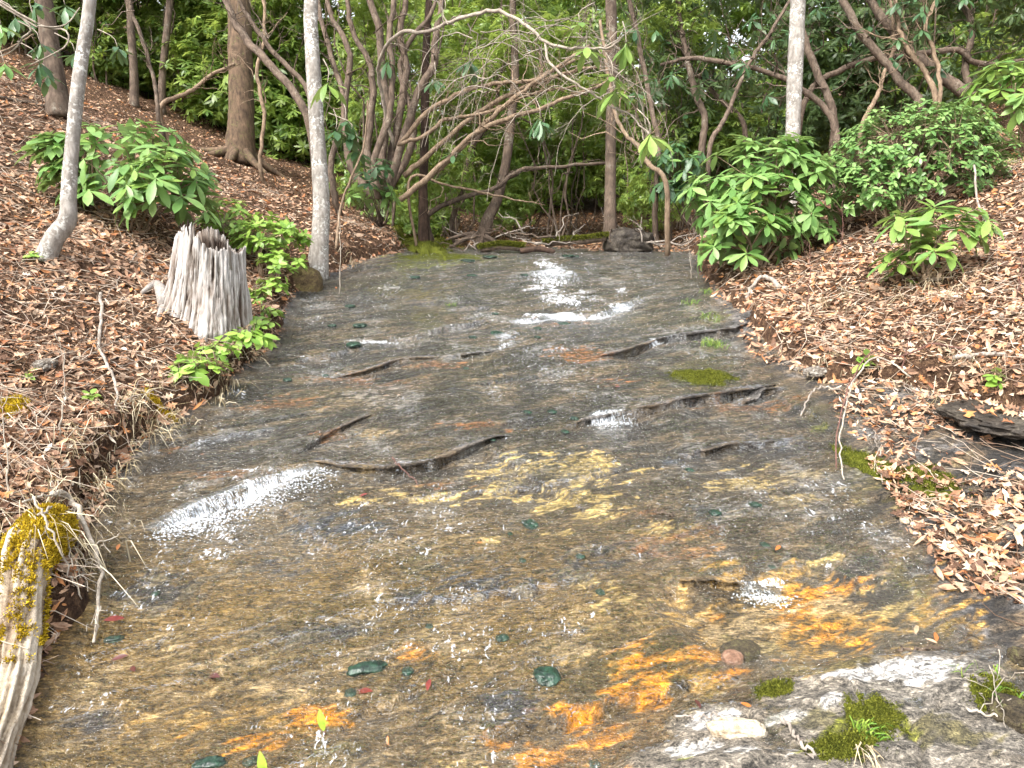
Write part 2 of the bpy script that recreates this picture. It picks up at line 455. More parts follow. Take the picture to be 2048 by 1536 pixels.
# stains that belong to the stone: (u, v, half width, half height, colour, strength)
K_YEL, K_ORA, K_SAND, K_RUST, K_BLUE, K_OLIVE, K_PALE, K_MOSS, K_GREY, K_DARK = range(10)
PAL = np.array([(.60, .43, .15), (.72, .27, .010), (.32, .225, .115), (.22, .09, .028), (.035, .042, .060), (.070, .058, .016), (.47, .45, .42), (.11, .115, .012), (.21, .19, .175), (.018, .016, .014), (.36, .205, .045)])
ST = [(1610, 1235, 350, 115, 10, 1.15), (1330, 1330, 240, 70, 10, .85), (480, 1430, 300, 80, 10, .75), (1120, 935, 170, 42, 0, .62), (1060, 975, 220, 26, 0, .5), (700, 992, 75, 16, 0, .75), (870, 975, 130, 18, 0, .45), (975, 1072, 36, 13, 0, .9), (1110, 1062, 60, 14, 0, .75),
      (1180, 1000, 130, 40, 0, .42), (1500, 918, 60, 14, 0, .7), (1280, 928, 26, 11, 0, 1.0), (1500, 965, 100, 22, 0, .5), (1600, 940, 40, 10, 0, .6), (1420, 975, 60, 16, 0, .5), (1640, 1112, 55, 9, 0, .7),
      (1180, 1150, 70, 50, 0, .40), (1340, 1060, 170, 40, 0, .35), (1100, 900, 90, 10, 0, .5), (1230, 1185, 60, 40, 0, .35), (1560, 1000, 90, 20, 0, .35),
      (930, 1525, 60, 20, 0, .8), (1740, 1165, 110, 26, 0, .5), (1780, 1200, 80, 36, 0, .45),
      (1690, 1155, 100, 24, 1, .72), (1620, 1165, 60, 20, 1, .8), (1590, 1210, 80, 40, 1, .62), (1650, 1245, 130, 40, 1, .66), (1720, 1275, 70, 20, 1, .7), (1560, 1315, 60, 12, 1, .55),
      (1290, 1325, 85, 46, 1, .85), (1260, 1375, 110, 26, 1, .7), (1150, 1410, 90, 24, 1, .6), (1420, 1310, 70, 34, 1, .62), (1470, 1340, 60, 18, 1, .6), (1440, 1215, 30, 22, 1, .6), (1230, 1450, 90, 30, 1, .4),
      (620, 1425, 80, 24, 1, .95), (480, 1480, 130, 32, 1, .85), (830, 1305, 40, 24, 1, .6), (1000, 1470, 80, 22, 1, .4), (1080, 1490, 60, 40, 1, .42), (420, 1500, 70, 24, 1, .5), (1210, 1520, 70, 30, 1, .45),
      (420, 1330, 260, 70, 2, .52), (560, 1380, 200, 50, 2, .5), (740, 1165, 85, 32, 2, .85), (840, 1440, 120, 60, 2, .5), (720, 1510, 130, 50, 2, .75), (930, 1490, 60, 60, 2, .6), (1130, 1295, 150, 22, 2, .8),
      (900, 1285, 80, 22, 2, .6), (330, 1380, 140, 60, 2, .5), (160, 1380, 90, 60, 2, .5), (790, 1390, 110, 40, 2, .6), (760, 860, 50, 12, 2, .8), (880, 1080, 200, 40, 2, .25), (250, 1190, 120, 60, 2, .25), (1500, 1240, 130, 90, 2, .85),
      (1690, 1190, 110, 40, 2, .6), (1600, 1330, 200, 40, 2, .5), (960, 760, 140, 26, 2, .3), (700, 800, 160, 40, 2, .3),
      (1150, 708, 75, 20, 3, .85), (1130, 640, 90, 10, 3, .6), (950, 850, 90, 12, 3, .75), (880, 725, 70, 10, 3, .7), (620, 860, 70, 12, 3, .6), (560, 800, 120, 18, 3, .45), (900, 955, 70, 10, 3, .7), (1230, 765, 70, 16, 3, .6),
      (440, 945, 90, 14, 3, .5), (350, 900, 70, 20, 3, .4), (1290, 1090, 160, 40, 3, .45), (1300, 1030, 60, 26, 3, .4), (740, 755, 140, 16, 3, .4), (1420, 1060, 130, 30, 3, .35), (1500, 795, 120, 16, 3, .45),
      (960, 1150, 140, 55, 4, .85), (690, 1040, 150, 50, 4, .8), (1180, 1120, 160, 60, 4, .6), (560, 1130, 130, 50, 4, .55), (330, 1180, 120, 50, 4, .6), (640, 1260, 160, 40, 4, .5), (1450, 1020, 160, 50, 4, .6), (1580, 890, 120, 40, 4, .5), (180, 1440, 90, 50, 4, .6), (1000, 1400, 120, 40, 4, .6), (1100, 940, 110, 26, 4, .55), (1360, 905, 60, 16, 4, .7), (910, 780, 80, 26, 4, .4), (840, 1190, 70, 20, 4, .6), (730, 590, 60, 40, 4, .4), (1190, 660, 120, 20, 4, .4),
      (830, 580, 90, 30, 5, .8), (840, 635, 60, 34, 5, .8), (740, 575, 110, 26, 5, .5), (1400, 720, 90, 30, 5, .5), (1650, 830, 80, 60, 5, .55), (1750, 960, 90, 90, 5, .6), (1820, 1000, 90, 60, 5, .5), (1620, 1330, 240, 34, 5, .7),
      (1800, 1170, 80, 60, 5, .7), (1530, 1290, 130, 60, 5, .5), (1880, 1270, 90, 50, 5, .4), (1400, 1400, 120, 40, 5, .4), (1620, 1470, 160, 60, 5, .4), (1900, 1480, 150, 60, 5, .5), (830, 1130, 200, 60, 5, .35), (700, 1480, 400, 60, 5, .25),
      (880, 515, 140, 14, 7, .75), (820, 525, 70, 24, 7, .6), (1395, 755, 90, 18, 7, .6), (1640, 850, 40, 20, 7, .5), (1720, 910, 40, 40, 7, .4), (1860, 980, 60, 30, 7, .6), (1750, 1445, 70, 30, 7, .8), (1700, 1500, 120, 40, 7, .55),
      (1540, 1385, 55, 22, 7, .6), (1980, 1410, 80, 30, 7, .55), (1370, 1525, 30, 14, 7, .6), (1430, 630, 40, 12, 7, .4),
      (790, 576, 40, 8, 6, .5), (1850, 1350, 150, 40, 6, .7), (1690, 1372, 70, 18, 6, .7), (1430, 1440, 80, 40, 6, .55), (1400, 1505, 110, 34, 6, .55), (1560, 1450, 90, 30, 6, .3), (1650, 1420, 60, 30, 6, .35), (1480, 1520, 140, 24, 6, .5), (1820, 1300, 30, 6, 6, .9),
      (1620, 930, 140, 60, 8, .35), (1800, 900, 200, 60, 8, .3), (1900, 980, 200, 60, 9, .3), (1980, 920, 90, 40, 9, .5), (1480, 1020, 150, 60, 8, .3), (1250, 830, 200, 50, 8, .3), (800, 790, 220, 40, 8, .35)]
n_s1 = fbm(sa * 3.0, sb * 13, 0.7, 4, 0.6)          # drawn out along the beds
n_s2 = fbm(sa * 11, sb * 42, 1.9, 3, 0.6)
n_r = fbm(x_ * 6, y_ * 6, 4.4, 4, 0.6)
q1, q2, qr = n_s1 / n_s1.std(), n_s2 / n_s2.std(), n_r / n_r.std()
base = np.array([.085, .070, .054])[None] + np.zeros((len(x_), 1))
mixc = lambda c, k, m: c + (np.asarray(k)[None] - c) * np.clip(m, 0, 1)[:, None]
base = mixc(base, (.215, .150, .085), ss(-.6, 1.3, q1) * .8)
base = mixc(base, (.235, .225, .22), ss(.0, 1.6, qr) * .6)
base = mixc(base, (.020, .018, .017), ss(.1, 1.2, -q1 * .7 + .8 * q2) * .85)
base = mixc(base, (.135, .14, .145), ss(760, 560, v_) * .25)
lowf = perlin(x_ * 1.1, y_ * 1.1, 8.8)
base = mixc(base, (.30, .180, .048), ss(800, 1250, v_) * ss(1900, 1000, u_) * (0.62 + 0.4 * lowf))
base = mixc(base, (.21, .185, .15), drym * .85)
base = mixc(base, PAL[K_OLIVE], ss(.1, .6, perlin(x_ * 1.7, y_ * 1.7, 12.1)) * .35)
for s in ST:
    m = blob(u_, v_, s)
    on = m > -0.35
    if not on.any(): continue
    aniso = .26 * q1[on] + .24 * q2[on] + .08 * qr[on]
    soft = .20 * qr[on] + .18 * q2[on] + .08 * q1[on]
    nz = aniso if s[4] in (0, 3, 4) else .6 * soft + .5 * aniso if s[4] == 1 else .5 * soft if s[4] == 6 else soft
    k = ss(0, (0.16 if s[4] in (0, 7, 6) else .45 if s[4] == 1 else .4), m[on] * .8 + nz - (0.62 - 0.45 * s[5] + (.07 if s[4] == 0 else -.10 if s[4] == 1 else 0))) * ss(-.35, -.1, m[on])
    amt = min(1.0, 0.55 + .5 * s[5])
    cc = base[on]; col = PAL[s[4]][None] * (1 + .16 * q2[on])[:, None]
    base[on] = cc + (col - cc) * (k * amt)[:, None]
base = mixc(base, (.36, .265, .12), ss(1.15, 1.5, q2 * .75 + q1 * .6) * ss(860, 960, v_) * .45 * ss(.0, .3, lowf + .2) * (1 - drym))
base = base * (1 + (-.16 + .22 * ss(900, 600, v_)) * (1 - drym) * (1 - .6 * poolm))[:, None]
base = np.clip(base, 0, .8)
base = np.clip(base * (1 + 0.16 * q2 + 0.08 * qr)[:, None], .006, .85)
wet = ss(-0.03, 0.10, x_ - xl(y_)) * ss(0.10, -0.06, x_ - xw(y_) + 0.06 * n_r) * (1 - drym)
wet = wet * (1 - ss(.55, .9, blob(u_, v_, (835, 600, 130, 75)) + .3 * n_r))
i = np.arange(NY - 1)[:, None] * NX; j = np.arange(NX - 1)[None]
QUADS = np.stack([i + j, i + j + 1, i + NX + j + 1, i + NX + j], -1).reshape(-1, 4)

m = NT('wet_stone')
vc = m.coords((7, 26, 20), (0, 0, -STRIKE)); vi = m.coords(); va = m.coords((.62, 1.35, 1), (0, 0, -STRIKE))
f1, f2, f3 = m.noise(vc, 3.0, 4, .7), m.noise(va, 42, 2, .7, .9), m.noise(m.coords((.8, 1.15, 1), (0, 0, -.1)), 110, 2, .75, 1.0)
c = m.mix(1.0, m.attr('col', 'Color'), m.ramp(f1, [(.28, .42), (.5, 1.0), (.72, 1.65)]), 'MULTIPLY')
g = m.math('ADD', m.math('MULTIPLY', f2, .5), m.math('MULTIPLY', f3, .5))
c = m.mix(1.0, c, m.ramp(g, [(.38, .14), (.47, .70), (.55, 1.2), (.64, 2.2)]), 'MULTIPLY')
c = m.mix(m.math('MULTIPLY', m.ramp(g, [(.56, 0.0), (.67, .40)]), m.attr('wet')), c, (.40, .40, .41))  # wet glints painted into the stone grain as pale grey specks
hgt = m.math('ADD', m.math('MULTIPLY', f1, .8), m.math('ADD', m.math('MULTIPLY', f2, .8), m.math('MULTIPLY', f3, .45)))
rr = m.math('ADD', .92, m.math('MULTIPLY', m.attr('wet'), -.68))
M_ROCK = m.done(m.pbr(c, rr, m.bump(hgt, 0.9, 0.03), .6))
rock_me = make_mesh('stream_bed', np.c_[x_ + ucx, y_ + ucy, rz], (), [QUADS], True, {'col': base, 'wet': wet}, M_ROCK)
tag(link('stream_bed', rock_me), 'wet sloping bedrock face stained brown, ochre and orange', None, None, 'structure')

# ------------------------------------------------------------------ the sheet of running water
FO = [(420, 1050, 150, 22, .8), (560, 985, 100, 30, .42), (520, 942, 150, 14, .6), (470, 1075, 120, 26, .6), (430, 1110, 50, 36, .65), (500, 1150, 60, 40, .55), (330, 1110, 30, 50, .5), (590, 1190, 80, 40, .42), (640, 1240, 100, 50, .34),
      (1090, 530, 55, 24, .85), (1095, 570, 70, 44, .85), (1130, 600, 90, 34, .85), (1170, 540, 40, 10, .6), (1245, 580, 22, 26, .75), (1190, 600, 30, 26, .6), (1110, 628, 110, 8, 1.1), (1230, 612, 60, 10, .8),
      (1010, 690, 28, 28, .75), (985, 790, 40, 34, .6), (1010, 870, 30, 16, .6), (1040, 850, 120, 60, .35), (1210, 832, 36, 18, .9), (1130, 870, 160, 40, .34), (1540, 1160, 44, 18, 1.0), (1500, 1155, 50, 10, .8), (1655, 1122, 22, 7, .9),
      (1235, 915, 26, 30, .55), (1090, 915, 150, 12, .5), (740, 688, 80, 7, .85), (640, 716, 80, 8, .7), (600, 735, 40, 8, .6), (480, 790, 30, 16, .7), (1215, 705, 12, 12, .6), (1480, 955, 40, 12, .5), (1560, 985, 70, 14, .4),
      (760, 1130, 40, 26, .4), (620, 1290, 120, 40, .28), (1050, 1265, 70, 14, .5), (930, 1340, 120, 30, .3), (900, 1150, 90, 20, .3), (250, 1280, 40, 7, .8), (1050, 1000, 140, 30, .25), (700, 885, 30, 20, .4), (505, 890, 14, 14, .6),
      (1100, 1040, 60, 26, .4), (1130, 760, 160, 30, .22), (1180, 660, 120, 20, .3), (1640, 960, 60, 14, .4)]
foam_glint = np.zeros_like(x_)
for f in FO:
    b = blob(u_, v_, f, .14 * qr + .10 * q2)
    foam_glint = np.maximum(foam_glint, .66 * f[4] * ss(0, .9, b))
foam_glint = np.maximum(foam_glint, (.17 + .11 * perlin(x_ * 1.6, y_ * .9, 3.9) + .05 * qr + .02 * ss(900, 1250, v_)) * ss(.3, .9, wet) * (1 - poolm))  # overall flecks: ripple glints painted white, together with fine bubbles
flow = 0.0020 * perlin(x_ * 26 + 3 * n_r, y_ * 20, .3) + 0.0016 * perlin(x_ * 55, y_ * 46, 5.3) + 0.0010 * perlin(x_ * 110, y_ * 95, 1.3)
calm = poolm * .82
wz_ = macro + 0.55 * grain + 0.007 + flow * (1 - calm) * (0.7 + 1.6 * foam_glint)
wz_ = np.where(poolm > .02, np.maximum(pool_z(y_) + flow * .18, macro + .5 * grain + .006 + flow * .5), wz_)
wz_ = wz_ - .05 * ss(.25, .7, crk)
wz_ = np.where(wet > 0.02, wz_ - 0.03 * (1 - ss(.0, .6, wet)), macro - .05)
m = NT('running_water')
vi = m.coords(); va = m.coords((.7, 1.15, 1), (0, 0, -.35))
w1, w2, w3 = m.noise(va, 62, 2, .6, 1.0), m.noise(va, 160, 1, .6, .5), m.noise(vi, 14, 1, .5, .6)
rip = m.math('ADD', m.math('MULTIPLY', w1, 1.0), m.math('ADD', m.math('MULTIPLY', w2, .42), m.math('MULTIPLY', w3, .7)))
st = m.math('ADD', .95, m.math('MULTIPLY', m.attr('calm'), -.82))
nb = m.n('Bump', {'Height': rip, 'Distance': 0.045}); m.t.links.new(st, nb.inputs['Strength']); nb = nb.outputs[0]
bf = m.n('NewGeometry').outputs['Backfacing']
fres = m.n('Fresnel', {'IOR': m.math('ADD', 1.42, m.math('MULTIPLY', bf, 1 / 1.42 - 1.42)), 'Normal': nb}).outputs[0]     # a film: the same from both sides
tr = m.n('BsdfTransparent', {'Color': (.97, .975, .95)}).outputs[0]
gl = m.n('BsdfGlossy', {'Color': (1, 1, 1), 'Roughness': .045, 'Normal': nb}).outputs[0]
x = m.n('MixShader'); m.t.links.new(fres, x.inputs[0]); m.t.links.new(tr, x.inputs[1]); m.t.links.new(gl, x.inputs[2])
fa, fb = m.noise(m.coords((1, .5, 1), (0, 0, -.1)), 130, 2, .7, .8), m.noise(m.coords((1, .4, 1), (0, 0, .1)), 52, 2, .7, 1.2)
fn = m.n('MapRange', {'Value': m.math('ADD', m.math('MULTIPLY', fa, .38), m.math('MULTIPLY', fb, .62)), 'From Min': .34, 'From Max': .68}).outputs[0]
fm = m.math('SUBTRACT', m.math('ADD', m.attr('foam_glint'), fn), 1.0)
fm = m.math('MULTIPLY', m.ramp(fm, [(0.0, 0.0), (.16, 1.0)]), m.math('ADD', .20, m.math('MULTIPLY', m.attr('foam_glint'), 1.1)))
fd = m.n('BsdfDiffuse', {'Color': (.84, .87, .90)}).outputs[0]
x2 = m.n('MixShader'); m.t.links.new(fm, x2.inputs[0]); m.t.links.new(x.outputs[0], x2.inputs[1]); m.t.links.new(fd, x2.inputs[2])
M_WATER = m.done(x2.outputs[0])
keep = (wet.reshape(NY, NX) > .01)
kq = (keep[:-1, :-1] | keep[1:, :-1] | keep[:-1, 1:] | keep[1:, 1:]).ravel()
wf = QUADS[kq]; used = np.unique(wf); remap = np.zeros(len(x_), int); remap[used] = np.arange(len(used))
water_me = make_mesh('stream_water', np.c_[x_, y_, wz_][used], (), [remap[wf]], True, {'foam_glint': foam_glint[used], 'calm': calm[used]}, M_WATER)
tag(link('stream_water', water_me), 'thin rippling sheet of clear water running down the rock', None, None, 'structure')

# ------------------------------------------------------------------ soil of the banks and the wood behind
m = NT('woodland_soil')
vi = m.coords()
s1, s2, s3 = m.noise(vi, 3, 5, .6), m.noise(vi, 34, 6, .7), m.noise(vi, 110, 3, .6)
c = m.ramp(s2, [(.3, (.030, .018, .011)), (.48, (.085, .046, .027)), (.62, (.20, .118, .066)), (.74, (.34, .24, .15))])
c = m.mix(m.ramp(s1, [(.4, 0.0), (.7, .5)]), c, (.05, .03, .02))
M_SOIL = m.done(m.pbr(c, .95, m.bump(m.math('ADD', s2, m.math('MULTIPLY', s3, .4)), 1.0, .04), .2))
gy = np.geomspace(0.5, 45, 280)
gs = np.linspace(-1, 1, 300); gs = np.sign(gs) * (0.55 * np.abs(gs) + 0.45 * np.abs(gs) ** 3)
GX = gs[None] * (5.0 + 0.95 * gy[:, None]); GY = np.repeat(gy[:, None], 300, 1)
gz = zg(GX.ravel(), GY.ravel())
i = np.arange(279)[:, None] * 300; j = np.arange(299)[None]
gq = np.stack([i + j, i + j + 1, i + 300 + j + 1, i + 300 + j], -1).reshape(-1, 4)
tag(link('forest_floor', make_mesh('forest_floor', np.c_[GX.ravel(), GY.ravel(), gz], (), [gq], True, None, M_SOIL)),
    'brown woodland floor rising on both sides of the stream', None, None, 'structure')

# a lookup of the two finished surfaces, for things that lie on them
def _bil(T, fi, fj):
    i = np.clip(fi.astype(int), 0, T.shape[0] - 2); j = np.clip(fj.astype(int), 0, T.shape[1] - 2)
    a, b = np.clip(fi - i, 0, 1), np.clip(fj - j, 0, 1)
    return (T[i, j] * (1 - b) + T[i, j + 1] * b) * (1 - a) + (T[i + 1, j] * (1 - b) + T[i + 1, j + 1] * b) * a
_RZ, _GZ = rz.reshape(NY, NX), gz.reshape(280, 300)
def _surf(x, y):
    xx, yv = np.atleast_1d(np.asarray(x, float)), np.atleast_1d(np.asarray(y, float))
    yc = np.clip(yv, .5, 45)
    g = _bil(_GZ, np.log(yc / .5) / math.log(90) * 279, np.interp(xx / (5.0 + .95 * yc), gs, np.arange(300)))
    fi = np.interp(yv, yy, np.arange(NY)); lo, hi = np.interp(yv, yy, xa), np.interp(yv, yy, xb)
    r = np.where((xx > lo) & (xx < hi) & (yv > yy[0]) & (yv < yy[-1]), _bil(_RZ, fi, (xx - lo) / (hi - lo) * (NX - 1)), -99)
    z = np.maximum(g, r)
    return z if np.ndim(x) else float(z[0])

# ---- thin lips of rock that overhang the small ledges, parts of the bed
bed = bpy.data.objects['stream_bed']
_BC = base.reshape(NY, NX, 3)
def bed_colour(x, y):
    fi = np.interp(y, yy, np.arange(NY)); lo, hi = np.interp(y, yy, xa), np.interp(y, yy, xb); fj = (x - lo) / (hi - lo) * (NX - 1)
    return np.stack([_bil(_BC[..., k], fi, fj) for k in range(3)], -1)
for li in (1, 2, 3, 4, 8, 9, 11, 17, 18):
    pts, drop = LEDGES[li]
    q = np.array([P(*p) for p in pts]); n = 260
    sl = spline(np.c_[q, np.zeros(len(q))], n)[:, :2]
    ar = np.r_[0, np.cumsum(np.linalg.norm(np.diff(sl, axis=0), axis=1))]; T = ar[-1]
    sl = sl + np.c_[.012 * perlin(ar * 9, 1.1, li), .015 * fbm(ar * 9, 4.1, li * 3.3, 4, .65)]
    tg = norm(np.gradient(sl, axis=0)); nm = np.c_[tg[:, 1], -tg[:, 0]]; nm *= -np.sign(nm[:, 1:2])
    e = ss(0, .28, ar) * ss(0, .28, T - ar) * np.clip(.8 + .8 * perlin(ar * 3.5, 8.0, li * 2.2), .15, 1.2)
    lip = (.008 + .020 * fbm(ar * 16, .7, li, 4, .7)) * e + .003
    step = .8 * drop * e; thick = np.minimum(.35 * step, .014) * (1 + .5 * perlin(ar * 12, 2.0, li)) + .003
    up_ = np.array([_surf(*(sl[i] - nm[i] * .05)) for i in range(n)]); up_ = np.convolve(np.pad(up_, 6, 'edge'), np.ones(13) / 13, 'valid')
    prof = [(-.14, -.022), (-.07, -.012), (-.02, -.008), (0, -.006), (0, -.009), (0, -1), (-.035, -1.1)]
    rows = []
    for k, (d, h) in enumerate(prof):
        off = d if k < 3 else (lip if k == 3 else lip + .003 if k == 4 else lip - .004 if k == 5 else np.full(n, d))
        z = up_ + (h if k < 5 else h * thick - .006) + .002 * fbm(ar * 30, k * .7, li, 2)
        if k == 0: z = z - .004
        rows.append(np.c_[sl + nm * (off if np.ndim(off) else np.full(n, off))[:, None], z])
    V = np.concatenate(rows); i = np.arange(len(prof) - 1)[:, None] * n; j = np.arange(n - 1)[None]
    f = np.stack([i + j, i + j + 1, i + n + j + 1, i + n + j], -1).reshape(-1, 4)
    cc = bed_colour(V[:, 0], V[:, 1])
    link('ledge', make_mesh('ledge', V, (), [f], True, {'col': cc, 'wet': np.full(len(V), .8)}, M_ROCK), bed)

# ------------------------------------------------------------------ fallen leaves
LITTER = [(0, (.075, .040, .025)), (.12, (.165, .090, .055)), (.30, (.30, .175, .108)), (.50, (.43, .275, .178)), (.66, (.55, .41, .295)), (.76, (.49, .215, .078)), (.86, (.24, .092, .046)), (.93, (.52, .34, .205)), (1, (.66, .57, .46))]
def litter_mat(name, single):
    m = NT(name)
    r = m.n('ObjectInfo').outputs['Random'] if single else m.attr('rnd')
    c = m.ramp(r, LITTER)
    nz = m.noise(m.coords(), 40, 4, .65)
    c = m.mix(1.0, c, m.ramp(nz, [(.3, .6), (.5, 1.0), (.75, 1.35)]), 'MULTIPLY')
    return m.done(m.pbr(c, .72, None, .3))
M_LITTER, M_FALLEN = litter_mat('dead_leaves', False), litter_mat('dead_leaf', True)

def curl_points(tpl_pts, L, Wd, curl, fold, rs):
    """outline points (t,s) -> curled leaf blade"""
    t, s = tpl_pts[:, 0], tpl_pts[:, 1]
    z = -curl * L * (t - .5) ** 2 * 2 + fold * Wd * np.abs(s) * 1.3 + 0.06 * L * rs.normal(size=len(t)) * (np.abs(s) > .05)
    return np.c_[(t - .5) * L, s * Wd, z - z.min()]
_side = [(.10, .06), (.22, .14), (.27, .42), (.36, .15), (.46, .20), (.53, .55), (.62, .18), (.72, .22), (.80, .42), (.86, .12)]
OAK = np.array([(0, 0), (.2, 0), (.4, 0), (.6, 0), (.8, 0), (1, 0)] + _side + [(a, -b) for a, b in _side])
OAK_F = [[0, 6, 1]] + [[1, 6, 7], [1, 7, 8], [1, 8, 9], [1, 9, 2], [2, 9, 10], [2, 10, 11], [2, 11, 3], [3, 11, 12], [3, 12, 13], [3, 13, 4], [4, 13, 14], [4, 14, 15], [4, 15, 5]]
OAK_F += [[a if a < 6 else a + 10, c if c < 6 else c + 10, b if b < 6 else b + 10] for a, b, c in OAK_F]

def scatter_area(n, ymin, ymax, bias):
    y = ymin * (ymax / ymin) ** (rng.random(n) ** bias)
    x = (rng.random(n) * 2 - 1) * (0.78 * y + .5)
    return x, y
def orient(x, y, tilt):
    e = .03
    gx = (zg(x + e, y) - zg(x - e, y)) / (2 * e); gy_ = (zg(x, y + e) - zg(x, y - e)) / (2 * e)
    gx, gy_ = np.clip(gx, -1.2, 1.2), np.clip(gy_, -1.2, 1.2)
    n = norm(np.c_[-gx, -gy_, np.ones(len(x))] + tilt * rng.normal(size=(len(x), 3)))
    a = rng.random(len(x)) * 2 * np.pi
    d = np.c_[np.cos(a), np.sin(a), np.zeros(len(x))]
    d = norm(d - n * np.sum(d * n, 1)[:, None])
    return n, d
def litter_keep(x, y):
    dl, dr = xl(y) - x, x - xr(y)
    shelf = (x > xw(y) + .02) & (x <= xr(y) + .05)
    u, v = plan_px(x, y)
    bare = fbm(x * 1.4, y * 1.4, 3.1, 3)
    k = (dl > -.01) | (dr > .02) | ((y > 8.6) & (np.abs(x) > .9)) | (y > 9.4)
    dry = blob(u, v, (1830, 1380, 330, 110)) > 0
    sh = shelf & (perlin(x * 2.0, y * 2.0, 6.6) > -.12 - .5 * ss(0, .4, x - xw(y))) & (rng.random(len(x)) < .62) & ~(dry & (v > 1290)) & ~((blob(u, v, (1975, 925, 150, 62)) > 0) & (rng.random(len(x)) < .93))
    hole = (bare > .52) & (rng.random(len(x)) < .6)
    return (k & ~hole) | sh
x, y = scatter_area(235000, 1.3, 16, .8)
k = litter_keep(x, y); x, y = x[k], y[k]
n, d = orient(x, y, .42)
L = (.012 + .050 * rng.random(len(x)) ** 1.5) * (1 + .25 * (rng.random(len(x)) < .1)); z = _surf(x, y) + rng.uniform(.0, .018, len(x))
Wd = L * rng.uniform(.14, .50, len(x))
tone = .16 * perlin(x * 1.3, y * 1.3, 2.2) + .12 * perlin(x * 4, y * 4, 7.2)
pos = np.c_[x, y, z] - d * L[:, None] * .5
near = y < 4.6
Va, Fa, ra = leaf_array(LEAF8, pos[near], d[near], n[near], L[near], Wd[near], rng.uniform(-.55, .55, near.sum()), np.clip(rng.random(near.sum()) + tone[near], 0, 1))
Vb, Fb, rb = leaf_array(LEAF6, pos[~near], d[~near], n[~near], L[~near] * 1.25, Wd[~near] * 1.3, rng.uniform(-.4, .4, (~near).sum()), rng.random((~near).sum()) * .93)
o = link('leaf_litter', make_mesh('leaf_litter', np.r_[Va, Vb], [Fa, Fb + len(Va)], (), False, {'rnd': np.r_[ra, rb]}, M_LITTER))
tag(o, 'deep brown and tan leaf litter covering both banks', 'leaf litter', None, 'stuff')
# fallen twigs and needles woven through it
mb = MB()
x, y = scatter_area(10500, 1.5, 9, .8); k = (xl(y) - x > 0) | (x - xr(y) > 0) | ((x > xw(y) + .1) & (rng.random(len(x)) < .25)); x, y = x[k], y[k]
zz = _surf(x, y); nn, dd = orient(x, y, .12)
for q in range(len(x)):
    l = rng.uniform(.06, .30); c = np.array([x[q], y[q], zz[q] + .018]); s = np.cross(dd[q], nn[q])
    b = rng.normal(0, .12, 2)
    mb.tube([c - dd[q] * l / 2, c + s * b[0] * l + nn[q] * .01, c + dd[q] * l / 2 + nn[q] * rng.uniform(0, .25) * l], [.0022, .0017, .0008], 3, cap=False, rnd=rng.random())
m = NT('dead_twigs')
M_TWIGS = m.done(m.pbr(m.ramp(m.attr('rnd'), [(0, (.12, .075, .05)), (.4, (.36, .27, .20)), (1, (.62, .54, .44))]), .85, None, .2))
single('twig_litter', mb, M_TWIGS, 'thin dead twigs and needles strewn over the leaf litter', 'twigs', (0, 0, 0), None, True, 'stuff')

# the largest single leaves, near the camera on the right and along the left edge
oak = []
for q in range(8):
    rs = np.random.default_rng(40 + q)
    V = curl_points(OAK, 1.0, .60 + .2 * rs.random(), rs.uniform(-.5, .6), rs.uniform(-.25, .3), rs)
    oak.append(make_mesh('fallen_leaf', V, [np.array(OAK_F)], (), False, None, M_FALLEN))
def lay_leaf(x, y, size, label, group, mesh=None, up=.012, tilt=.25, mat=None, cat='leaf', name='fallen_leaf'):
    o = link(name, mesh or oak[rng.integers(8)])
    n, d = orient(np.array([x]), np.array([y]), tilt)
    if xl(y) < x < xr(y): n[0] = norm(np.array([.0, -.15, 1]) + tilt * .5 * rng.normal(size=3)); d[0] = norm(d[0] - n[0] * np.dot(d[0], n[0]))
    s = np.cross(n[0], d[0])
    M = Matrix((tuple(d[0]) , tuple(s), tuple(n[0]))).transposed().to_4x4() @ Matrix.Diagonal((size, size, size, 1))
    M.translation = (x, y, _surf(x, y) + up)
    o.matrix_basis = M
    return tag(o, label, cat, group)
cnt = 0
while cnt < 150:
    u, v = rng.uniform(1690, 2080), rng.uniform(830, 1400)
    x, y = P(u, v)
    if x < xw(y) + .06 or blob(u, v, (1840, 1380, 240, 90)) > 0: continue
    if perlin(x * 2, y * 2, 6.6) < -.25: continue
    lay_leaf(x, y, rng.uniform(.04, .078), 'curled tan oak leaf among the loose leaves on the right rock shelf', 'oak leaves on the right rock shelf'); cnt += 1
cnt = 0
while cnt < 60:
    q, D = hit(rng.uniform(1450, 2060), rng.uniform(600, 830))
    if q[0] < xr(q[1]) + .03: continue
    lay_leaf(q[0], q[1], rng.uniform(.04, .075), 'orange brown oak leaf lying on the right bank', 'oak leaves on the right bank', up=.03, tilt=.4); cnt += 1
cnt = 0
while cnt < 90:
    q, D = hit(rng.uniform(-20, 520), rng.uniform(560, 1080))
    if q[0] > xl(q[1]) - .03: continue
    lay_leaf(q[0], q[1], rng.uniform(.04, .07), 'pale brown oak leaf lying on the left bank', 'oak leaves on the left bank', up=.03, tilt=.4); cnt += 1

